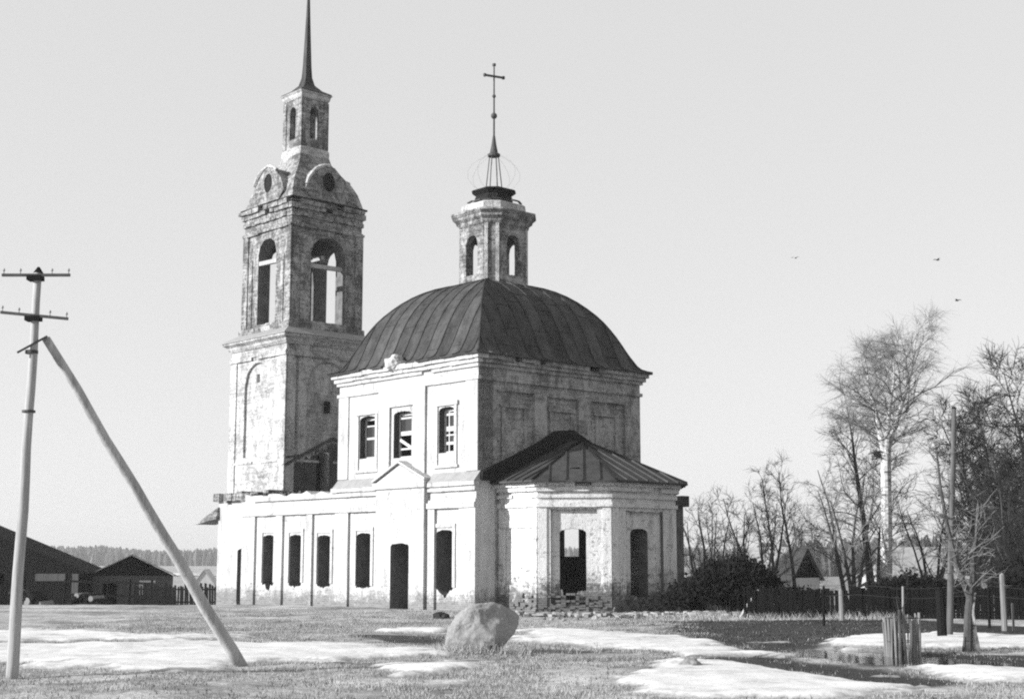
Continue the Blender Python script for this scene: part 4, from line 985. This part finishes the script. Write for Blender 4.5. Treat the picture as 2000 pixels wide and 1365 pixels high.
# planks leaning out of the weeds beside the bush
for k, (x, y, dx, h, lab) in enumerate(((8.15, 52.0, .75, 1.05, 'leftmost pale pole leaning right against the dark bush'), (9.2, 51.7, .35, .85, 'second pale pole leaning against the dark bush'), (10.0, 51.2, .2, .6, 'third, shortest pale pole leaning beside the dark bush'))):
    o_ = thing('leaning_pole', lab, 'pole', gp(x, y, -.1)); mb = MB(); mb.tube([(0, 0, 0), (dx * .5, .05, h * .55), (dx, .1, h)], [.06, .055, .045], 7); mb.build('shaft', 'timber', o_)

# ------------------------------------------------------------------ bare trees
def bez(p, d, L, n, curl, droop, rr):
    pts = [Vector(p)]; d = Vector(d).normalized()
    for k in range(n):
        d = (d + Vector((rr.gauss(0, curl), rr.gauss(0, curl), rr.gauss(0, curl) - droop))).normalized(); pts.append(pts[-1] + d * (L / n))
    return pts, d
def tree_mesh(seed, H, r0, nl=26, ns=6, nt=8, spread=.33, first=.28, up=.75, droop=.10, forks=1, twigr=.006, lean=(0, 0), twl=.075, base=0):
    rr = random.Random(seed); trunk = MB(); crown = MB()
    stems = []
    if forks == 1: stems.append((Vector((0, 0, 0)), Vector((lean[0], lean[1], 1)), H, r0))
    else:
        for k in range(forks):
            a = 2 * math.pi * k / forks + rr.uniform(-.4, .4); sp = rr.uniform(.12, .42)
            stems.append((Vector((math.cos(a) * r0 * .8, math.sin(a) * r0 * .8, 0)), Vector((math.cos(a) * sp + lean[0], math.sin(a) * sp + lean[1], 1)), H * rr.uniform(.7, 1), r0 * rr.uniform(.6, 1)))
    if base:
        pts, _ = bez((0, 0, 0), (lean[0], lean[1], 1), base, 6, .03, -.01, rr); trunk.tube(pts, [r0 * 1.3] + [r0 * (1 - .22 * k / 6) for k in range(1, 7)], 10)
        stems = [(pts[-1] - (pts[-1] - pts[-2]).normalized() * .25, d0 + Vector((0, 0, .25)), (H - base) * (1 if k == 0 else .8), r * .62) for k, (b0, d0, h, r) in enumerate(stems)]
    nl = max(5, nl // forks)
    for (b0, d0, h, r) in stems:
        n = 12; pts, _ = bez(b0, d0, h, n, .045, -.01, rr); rad = [r * (1 - .93 * (k / n) ** .9) + .008 for k in range(n + 1)]; rad[0] *= 1.35
        trunk.tube(pts, rad, 8)
        for i in range(nl):
            t = first + (1 - first) * (i + rr.random()) / nl; k = min(n - 1, int(t * n)); f = t * n - k; p = pts[k].lerp(pts[k + 1], f); ri = (rad[k] + (rad[k + 1] - rad[k]) * f)
            a = i * 2.399 + rr.uniform(-.5, .5); dirv = Vector((math.cos(a), math.sin(a), up + t * .9 + rr.uniform(-.25, .25)))
            L = h * spread * (1.15 - .85 * t) * rr.uniform(.7, 1.2) + .25
            lp_, ld = bez(p, dirv, L, 5, .16, droop * .4, rr); lr = min(ri * .6, .012 + L * .013); crown.tube(lp_, [max(twigr, lr * (1 - .85 * j / 5)) for j in range(6)], 4, False)
            for j in range(ns):
                q = rr.uniform(.25, 1) * 5; jj = min(4, int(q)); p2 = lp_[jj].lerp(lp_[jj + 1], q - jj); base = (lp_[jj + 1] - lp_[jj]).normalized()
                d2 = base + Vector((rr.gauss(0, .6), rr.gauss(0, .6), rr.gauss(.15, .45))); L2 = L * rr.uniform(.28, .55) + .15
                sp_, sd = bez(p2, d2, L2, 3, .2, droop, rr); crown.tube(sp_, [max(twigr, lr * .45), max(twigr, lr * .3), twigr, twigr], 3, False)
                for m_ in range(nt):
                    q2 = rr.uniform(.1, 1) * 3; j2 = min(2, int(q2)); p3 = sp_[j2].lerp(sp_[j2 + 1], q2 - j2)
                    d3 = (sp_[j2 + 1] - sp_[j2]).normalized() + Vector((rr.gauss(0, .7), rr.gauss(0, .7), rr.gauss(0, .5))); L3 = max(h, 5.5) * twl * rr.uniform(.5, 1.2)
                    tp_, _ = bez(p3, d3, L3, 2, .2, droop * 2, rr); crown.tube(tp_, [twigr, twigr * .8, twigr * .4], 3, False)
    return trunk, crown
def plant_tree(name, label, cat, x, y, trunk, crown, tm, cm, rz=0, s=1.0, group=None, z=None):
    o_ = thing(name, label, cat, (x, y, (gz(x, y) if z is None else z) - .1), rz, group); o_.scale = (s, s, s)
    for nm, mb_, mt in (('trunk', trunk, tm), ('crown', crown, cm)):
        if isinstance(mb_, MB): o = mb_.build(nm, mt, o_)
        else: o = bpy.data.objects.new(nm, mb_.data); COL.objects.link(o); o.parent = o_
        if nm == 'trunk': tr = o
        else: cr_ = o
    return o_, tr, cr_
# the great birch
t_, c_ = tree_mesh(3, 13.6, .30, 66, 8, 11, .52, .08, .5, .08, 3, .005, (0, 0), .13, 7.4)
bt, btt, btc = plant_tree('birch_tree', 'tall bare birch with thick white trunk behind the fence', 'tree', 15.9, 61.5, t_, c_, 'birch', 'twig', .7, .90)
nest = thing('bird_nest', 'dark bird nest in the fork of the tall white birch', 'nest', (15.75, 61.2, 6.5))
mb = MB(); rr = random.Random(3)
for k in range(120):
    a = rr.uniform(0, 6.28); r = rr.uniform(.1, .34); z = rr.uniform(-.16, .16); p = Vector((math.cos(a) * r, math.sin(a) * r, z)); q = p + Vector((rr.gauss(0, .18), rr.gauss(0, .18), rr.gauss(0, .06))); mb.bar(p, q, .025, .02)
tag(mb.build('sticks', 'twig_dark', nest), kind='stuff')
t_, c_ = tree_mesh(11, 9.0, .2, 26, 6, 9, .30, .2, .6, .05, 1, .008); A1 = plant_tree('bare_tree', 'bare dark-stemmed tree just left of the white birch', 'tree', 16.6, 66.5, t_, c_, 'bark', 'twig', 0, 1.05)
t_, c_ = tree_mesh(12, 7.0, .12, 34, 6, 8, .34, .12, .8, .03, 5, .008); A2 = plant_tree('bare_tree', 'many-stemmed bare tree fanning out left of the birch', 'tree', 14.2, 60.5, t_, c_, 'bark', 'twig', 0, 1.0)
t_, c_ = tree_mesh(13, 6.5, .10, 20, 4, 5, .18, .3, .9, .0, 1, .008); A3 = plant_tree('bare_tree', 'slim straight tree rising over the gabled shed, right of two', 'tree', 12.4, 63, t_, c_, 'bark', 'twig', 0, .95)
t_, c_ = tree_mesh(14, 5.2, .10, 26, 5, 7, .34, .12, .8, .02, 5, .008); A4 = plant_tree('bare_tree', 'low bare tree of many stems, behind the dark bush', 'tree', 10.8, 62, t_, c_, 'bark', 'twig', 0, 1.0)
def copy_tree(src, name, label, x, y, rz, s, group=None): return plant_tree(name, label, 'tree', x, y, src[1], src[2], None, None, rz, s, group)
copy_tree(A3, 'bare_tree', 'slim straight tree rising over the gabled shed, left of two', 11.4, 62.5, 2.0, .88)
copy_tree(A4, 'bare_tree', 'faint bare tree just right of the church wall', 9.9, 74, 1.3, 1.05)
copy_tree(A4, 'bare_tree', 'faint low bare tree between church and dark bush', 12.2, 84, 3.3, 1.15)
copy_tree(A2, 'bare_tree', 'pale bare tree far behind the gabled shed', 19.5, 95, .6, 1.05)
copy_tree(A1, 'bare_tree', 'bare tree behind the long pale shed roof', 23.2, 72, 1.6, .95)
copy_tree(A2, 'bare_tree', 'bare spreading tree between birch and tall pole', 19.4, 66.5, 2.6, .85)
copy_tree(A1, 'bare_tree', 'bare tree right behind the birch crown', 17.6, 69, 4.1, .95)
# the dark thicket at the right edge
t_, c_ = tree_mesh(21, 9.5, .17, 50, 7, 10, .32, .06, .7, .04, 2, .009); K1 = plant_tree('thicket_tree', 'dark dense tree of the thicket, cut by the right picture edge', 'tree', 20.6, 56.0, t_, c_, 'bark', 'twig_dark', 0, .88)
t_, c_ = tree_mesh(22, 8.5, .14, 56, 7, 10, .36, .05, .7, .03, 4, .009); K2 = plant_tree('thicket_tree', 'dark many-stemmed tree of the thicket, behind the slanting pole', 'tree', 18.9, 54.5, t_, c_, 'bark', 'twig_dark', 0, .66)
TL = ['tallest dark thicket tree, rising just left of the right picture edge', 'dark thicket tree whose crown leaves the picture at right', 'dark thicket tree farthest back, between pole and edge', 'small dark thicket tree directly right of the slanting pole', 'dark thicket tree mostly cut off by the right picture edge', 'dark many-stemmed thicket tree farthest behind the slanting pole', 'dark thicket tree just behind the fence at the right edge', 'low dark thicket tree right above the pale round post']
for k, (x, y, rz, s, src) in enumerate(((20.4, 58.5, 1, .95, K1), (21.0, 53.2, 2, .9, K2), (21.2, 60.5, 3, 1.0, K1), (18.9, 52.2, 4, .5, K2), (22.3, 57.5, .5, 1.1, K1), (21.6, 64, 5, .9, K2), (20.0, 52.2, 1.7, .72, K1), (18.6, 50.9, 3.1, .45, K2))):
    copy_tree(src, 'thicket_tree', TL[k], x, y, rz, s)
# forked pale tree in the right foreground
ft = thing('forked_tree', 'leaning forked tree beside the puddle, right foreground', 'tree', gp(10.2, 32.5, -.1))
mb = MB(); mb.tube([(-.02, 0, 0), (.02, 0, .35), (.06, .02, .9), (.11, 0, 1.3)], [.125, .105, .095, .085], 9)
mb.tube([(.11, 0, 1.25), (-.02, .05, 1.65), (-.16, .1, 2.2), (-.30, .1, 2.9), (-.40, .15, 3.7), (-.44, .2, 4.6)], [.075, .062, .055, .045, .035, .02], 7); mb.tube([(.11, 0, 1.25), (.20, .0, 1.7), (.22, .0, 2.2), (.34, .05, 2.7), (.40, .05, 3.4)], [.085, .08, .06, .04, .02], 7); mb.build('trunk', 'bark', ft)
mb = MB(); mb.tube([(.24, .05, 0), (.16, .03, .5), (.13, -.02, 1.0), (.20, -.02, 1.4)], [.085, .075, .05, .045], 8); mb.build('pale_stem', 'birch', ft)
mb = MB(); rr = random.Random(77)
for k in range(46):
    t = rr.random(); side = rr.random() < .6
    p = Vector((.11, 0, 1.25)).lerp(Vector((-.44, .2, 4.6)), t) if side else Vector((.15, 0, 1.4)).lerp(Vector((.40, .05, 3.4)), t)
    a = rr.uniform(0, 6.28); q, _ = bez(p, (math.cos(a), math.sin(a) * .6, rr.uniform(.1, .9)), rr.uniform(.4, 1.1), 4, .15, .0, rr); mb.tube(q, [.014, .011, .008, .006, .004], 4, False)
    for m_ in range(5):
        q2, _ = bez(q[rr.randrange(1, 4)], (rr.gauss(0, 1), rr.gauss(0, .6), rr.gauss(.4, .5)), rr.uniform(.2, .5), 2, .2, 0, rr); mb.tube(q2, [.006, .005, .003], 3, False)
mb.build('crown', 'twig', ft)

# dark bush between church and fence
def bush(label, x, y, rx, ry, h, seed, nb, mat='twig_dark'):
    rr = random.Random(seed); o_ = thing('dark_bush', label, 'bush', gp(x, y)); mb = MB(); lf = MB()
    for k in range(nb):
        a = rr.uniform(0, 6.28); r0 = math.sqrt(rr.random()) * .5; p = Vector((math.cos(a) * r0 * rx, math.sin(a) * r0 * ry, 0)); u = math.sqrt(rr.random())
        a2 = a + rr.gauss(0, .5); hh = h * math.sqrt(max(.05, 1 - (u * .93) ** 2)) * rr.uniform(.75, 1.08); q = Vector((math.cos(a2) * u * rx, math.sin(a2) * u * ry, hh)); m_ = (p + q) / 2 + Vector((0, 0, h * .12))
        mb.tube([p, m_, q], [.018, .012, .006], 3, False)
        for j in range(5):
            c = m_.lerp(q, rr.random()); e = c + Vector((rr.gauss(0, .16), rr.gauss(0, .16), rr.gauss(.05, .13))); mb.tube([c, e], [.007, .004], 3, False)
            for i in range(3):
                l = c.lerp(e, rr.random()); s = rr.uniform(.05, .11); n1 = Vector((rr.gauss(0, 1), rr.gauss(0, 1), rr.gauss(0, 1))).normalized() * s; n2 = Vector((rr.gauss(0, 1), rr.gauss(0, 1), rr.gauss(0, 1))).normalized() * s
                lf.face([l, l + n1, l + n1 + n2, l + n2])
    for k in range(max(12, nb // 40)):
        a = rr.uniform(0, 6.28); p = Vector((math.cos(a) * rx * .5, math.sin(a) * ry * .5, h * .3)); q, _ = bez(p, (math.cos(a) * .6, math.sin(a) * .6, 1), h * rr.uniform(.6, 1.05), 5, .12, 0, rr); mb.tube(q, [.016, .013, .01, .008, .006, .003], 3, False)
    mb.build('branches', mat, o_); tag(lf.build('leaves', 'leaf_dark', o_), kind='stuff'); return o_
bush('tall black bush standing right of the apse', 8.45, 55.0, 1.95, 1.3, 2.1, 5, 1700)
bush('lower black bush filling the gap beside the church wall', 6.9, 55.6, .95, .9, 1.35, 6, 500)
bush('black bush growing against the fence below the gabled shed', 10.3, 53.6, 1.3, .8, .95, 7, 420)
bush('dark undergrowth bush behind the fence under the birch', 15.0, 53.4, 2.4, 1.0, 1.45, 8, 900)
bush('dark undergrowth bush behind the fence at the right edge', 19.4, 51.8, 2.3, 1.0, 2.6, 9, 1300)

# ------------------------------------------------------------------ sheds and houses
def shed(name, label, x, y, rz, w_, d, hw, hr, wall, roof, cat='shed', z=None, over=.3, door=None, gmat=None, extra=None, smooth=None):
    """gable end faces local -y"""
    o_ = thing(name, label, cat, (x, y, gz(x, y) if z is None else z), rz)
    mb = MB(); mb.wall((-w_ / 2, 0), (w_ / 2, 0), (0, -1), -.3, hw, .15, [op(door[0] - door[1] / 2, door[0] + door[1] / 2, 0, door[2], 0, tj=0)] if door else []); mb.box(-w_ / 2, -w_ / 2 + .15, .151, d, -.3, hw); mb.box(w_ / 2 - .15, w_ / 2, .151, d, -.3, hw); mb.box(-w_ / 2 + .151, w_ / 2 - .151, d - .15, d, -.3, hw); mb.build('wall', wall, o_)
    for yy in (0.0, d - .15):
        mb = MB(); mb.loft([[(-w_ / 2, yy, hw), (w_ / 2, yy, hw), (0, yy, hw + hr)], [(-w_ / 2, yy + .14, hw), (w_ / 2, yy + .14, hw), (0, yy + .14, hw + hr)]])
        mb.build('gable', gmat or wall, o_)
    sl = hr / (w_ / 2)
    for sgn in (-1, 1):
        mb = MB(); e = w_ / 2 + over; p = [(0, -over, hw + hr + .05), (sgn * e, -over, hw - over * sl + .05), (sgn * e, d + over, hw - over * sl + .05), (0, d + over, hw + hr + .05)]
        mb.hexa([*p, *[(a, b_, c + .07) for a, b_, c in p]]); mb.build('roof_slope', roof, o_)
    return o_
# left: black barn, open shed, far house
barn = shed('barn', 'large black timber barn cut by the left picture edge', -34.4, 90, R(-2), 15.5, 4, 2.1, 3.1, 'darkwood', 'darkwood', 'barn', over=.4, door=(9.6, 1.8, 2.0))
mb = MB(); mb.box(4.7, 6.6, -.05, -.003, 1.55, 2.0); mb.build('light_board', 'shedwall', barn)
for x in (3.6, 7.25):
    mb = MB(); mb.box(x - .2, x + .2, -.12, -.03, -.2, 2.0); mb.build('post', 'shedwall', barn)
s2 = shed('shed', 'low dark shed with pale roof beside the black barn', -24.3, 92, R(14), 5.2, 8, 1.9, 1.25, 'shedwall', 'slate', over=.3, door=(1.3, .9, 1.5), gmat='darkwood')
mb = MB(); mb.box(.5, 1.5, -.04, -.003, .7, 1.6); mb.build('window', 'whitewall', s2)
rf = thing('rail_fence', 'low dark rail fence in front of the shed at left', 'rail fence', (-27.3, 88.0, gz(-27, 88)))
for z in (1.35, .55):
    mb = MB(); mb.bar((0, 0, z + .15), (5.6, -.4, z), .13, .13); mb.build('rail', 'darkwood', rf)
for k in range(5):
    mb = MB(); mb.tube([(k * 1.35, -.1 * k, -.2), (k * 1.35 + .03, -.1 * k, 1.6)], [.08, .07], 7); mb.build('post', 'darkwood', rf)
fence('grey picket fence at the far left edge, before the barn', -31.5, 84, -29.3, 84, 1.3, .09, 14, .05, 'darkwood', .04)
fence('low grey board fence between shed and church tower', -22.0, 84.0, -14.6, 82.0, 1.2, .13, 15, .02, 'darkwood', .1)
for k, (x, y, h, w_, lab) in enumerate(((-28.3, 84.6, .9, 1.5, 'dark log pile in front of the black barn'), (-24.6, 84.4, .7, 1.1, 'smaller dark log pile before the low shed'))):
    lp_ = thing('log_pile', lab, 'log pile', gp(x, y)); rr = random.Random(k)
    for row in range(4):
        for j in range(6 - row):
            mb = MB(); xx = (j - (6 - row) / 2) * w_ / 3.2 + rr.uniform(-.03, .03); zz = .1 + row * h / 4.4; mb.tube([(xx - .2, -.5 + rr.uniform(-.1, .1), zz), (xx + .2, .6 + rr.uniform(-.1, .1), zz + rr.uniform(-.04, .04))], [w_ / 6.6] * 2, 8); mb.build('log', 'darkwood' if rr.random() < .75 else 'postwood', lp_)
shed('far_house', 'tiny white gabled house in the distance left of the tower', -29.5, 138, R(5), 2.3, 4, 1.6, 1.6, 'whitewall', 'whitewall', 'house', over=.1)
# right: sheds behind the fence
shed('gabled_shed', 'shed with pale roof slope and dark gable behind the bush', 17.9, 88, R(50), 3.6, 3.6, 1.7, 1.75, 'whitewall', 'slate', over=.25, gmat='darkwood')
shed('long_shed', 'long low shed with wide pale roof behind the birch', 29.0, 95, R(74), 4.4, 4.4, 2.0, 1.75, 'darkwood', 'slate', over=.35, gmat='darkwood')
shed('small_house', 'small white house with window between birch and gabled shed', 25.2, 98, R(-30), 3.4, 4.5, 2.0, 1.5, 'whitewall', 'slate', 'house', over=.25, door=(1.2, .7, 1.5))
shed('low_hut', 'low pale-roofed hut left of the dark bush, far behind', 15.2, 118, R(20), 3.6, 4, 1.5, 1.0, 'whitewall', 'slate', 'hut', over=.3)

# ------------------------------------------------------------------ far woods: one mass on the horizon
def wood(name, label, spans, seed, hmin, hmax):
    rr = random.Random(seed); mb = MB()
    for (x0, x1, y0, y1, n_) in spans:
        for k in range(n_):
            x = rr.uniform(x0, x1); y = rr.uniform(y0, y1); h = rr.uniform(hmin, hmax) * (.8 + .4 * float(vnoise(np.array([x / 60]), np.array([y / 60]), seed)[0])); r = h * rr.uniform(.14, .24); c = rr.random() < .4; a0 = rr.random() * 6
            rings = []
            for t, f in (((0, .7), (.25, 1), (1, .02)) if c else ((0, .5), (.35, 1), (.75, .8), (1, .15))):
                rings.append([(x + math.cos(a0 + 2 * math.pi * j / 5) * r * f * rr.uniform(.8, 1.2), y + math.sin(a0 + 2 * math.pi * j / 5) * r * f, -2.4 + h * t) for j in range(5)])
            mb.loft(rings)
    tag(mb.build(name, 'far'), label, 'forest', None, 'stuff')
wood('far_forest', 'far grey forest along the horizon', [(-620, -200, 1180, 1260, 2400), (-200, 400, 1180, 1260, 1800), (400, 700, 1180, 1260, 900)], 4, 11, 16)
wood('near_grove', 'dark grove on the rise behind the sheds at right', [(70, 260, 380, 430, 900)], 6, 7, 12)

# ------------------------------------------------------------------ birds
def bird(x, y, z, a, s, label):
    o_ = thing('bird', label, 'bird', (x, y, z), a, None); mb = MB(); mb.tube([(-.16, 0, 0), (-.1, 0, .01), (0, 0, .0), (.12, 0, .01), (.2, 0, .02), (.25, 0, .01)], [.005, .04, .055, .04, .03, .004], 7); mb.build('body', 'feather', o_, True)
    for sgn in (-1, 1):
        mb = MB(); mb.hexa([(-.08, sgn * .03, .0), (.08, sgn * .03, .0), (.06, sgn * .2, .10), (-.08, sgn * .2, .10), (-.08, sgn * .03, .012), (.08, sgn * .03, .012), (.06, sgn * .2, .112), (-.08, sgn * .2, .112)])
        mb.hexa([(-.08, sgn * .2, .10), (.06, sgn * .2, .10), (-.03, sgn * .42, .06), (-.10, sgn * .40, .06), (-.08, sgn * .2, .11), (.06, sgn * .2, .11), (-.03, sgn * .42, .068), (-.10, sgn * .40, .068)]); mb.build('wing', 'feather', o_)
    o_.scale = (s, s, s)
bird(18.6, 61, 15.0, .4, .55, 'tiny bird high above the birch crown'); bird(19.4, 61, 13.2, 2.2, .55, 'tiny bird just right above the birch crown'); bird(12.6, 62, 15.3, 1.0, .45, 'tiny bird in the open sky left of the birch')

# ------------------------------------------------------------------ dry grass
def grass(name, label, spans, mat, seed, hmin, hmax, wd, avoid=True):
    rs = np.random.RandomState(seed); P = []
    for (x0, x1, y0, y1, n_) in spans:
        x = rs.uniform(x0, x1, n_); y = rs.uniform(y0, y1, n_); k = fbm(x / 1.1, y / 1.1, seed + 50, 4) > -.03; P.append(np.stack([x[k], y[k]], -1))
    P = np.concatenate(P); x, y = P[:, 0], P[:, 1]
    # not inside the church
    dx, dy = x + 1.355, y - 57.121; c, s = math.cos(R(42.3)), math.sin(R(42.3)); nn, ww = dx * c + dy * s, -dx * s + dy * c
    keep = ~((nn > -.4) & (nn < 13) & (ww > -.2)) & ~((nn > 1) & (nn < 9.2) & (ww > -4.5))
    if avoid:
        keep &= snow_edge(x, y) < .10
        if mat == 'grass':
            for p in MUD_AND_SHADE: keep &= (sdf(p, x, y) + 2.4 * fbm(x / 1.6, y / 1.2, 91, 4) + rs.uniform(-.7, .7, len(x)) < .0) | (rs.rand(len(x)) < .05)
        keep &= sdf(WATER, x, y) < -.1
    x, y = x[keep], y[keep]; n_ = len(x); z = gh(x, y) - .01
    h = rs.uniform(hmin, hmax, n_); a = rs.uniform(0, 6.28, n_); l = rs.uniform(.1, 1.0, n_) * h; w_ = wd * rs.uniform(.6, 1.4, n_)
    ca, sa = np.cos(a), np.sin(a); b_ = rs.uniform(0, 6.28, n_)
    v = np.empty((n_, 3, 3)); v[:, 0] = np.stack([x - ca * w_, y - sa * w_, z], -1); v[:, 1] = np.stack([x + ca * w_, y + sa * w_, z], -1); v[:, 2] = np.stack([x + np.cos(b_) * l, y + np.sin(b_) * l, z + h], -1)
    me = bpy.data.meshes.new(name); me.vertices.add(n_ * 3); me.vertices.foreach_set('co', v.ravel().astype(np.float32)); me.loops.add(n_ * 3); me.loops.foreach_set('vertex_index', np.arange(n_ * 3, dtype=np.int32))
    me.polygons.add(n_); me.polygons.foreach_set('loop_start', np.arange(0, n_ * 3, 3, dtype=np.int32)); me.polygons.foreach_set('loop_total', np.full(n_, 3, np.int32)); me.update(calc_edges=True)
    me.materials.append(M[mat]); o = bpy.data.objects.new(name, me); COL.objects.link(o); tag(o, label, 'grass', None, 'stuff')
grass('dry_grass', 'short dry yellowed grass between the snow patches', [(-14, 12, 20, 60, 260000), (-12, 6, 42, 58, 120000), (-2, 4, 21, 33, 40000)], 'grass', 2, .02, .085, .006)
grass('damp_grass', 'dark damp turf tufts in the mud', [(-14, 14, 20, 46, 40000), (3, 14, 30, 50, 30000)], 'grass_dark', 8, .02, .09, .008)
grass('tall_weeds', 'tall pale dead weeds along the fence and bushes', [(4.2, 13.5, 49.3, 51.2, 2600), (6.5, 11.5, 51.0, 52.4, 1100), (.2, 2.0, 31.3, 32.0, 120), (-1.6, .4, 30.65, 31.1, 420)], 'grass', 5, .06, .34, .010, False)

# ------------------------------------------------------------------ the air between here and the far woods
mb = MB(); mb.box(-1500, 1500, -60, 1300, -6, 40)
m = bpy.data.materials.new('haze'); m.use_nodes = True; nt = m.node_tree; nt.nodes.clear()
pv = nt.nodes.new('ShaderNodeVolumePrincipled'); pv.inputs['Color'].default_value = (.9, .9, .9, 1); pv.inputs['Density'].default_value = 0.00028; pv.inputs['Anisotropy'].default_value = 0.2
mo = nt.nodes.new('ShaderNodeOutputMaterial'); nt.links.new(pv.outputs[0], mo.inputs['Volume'])
tag(mb.build('haze', m), 'thin pale haze filling the air', 'haze', None, 'stuff')
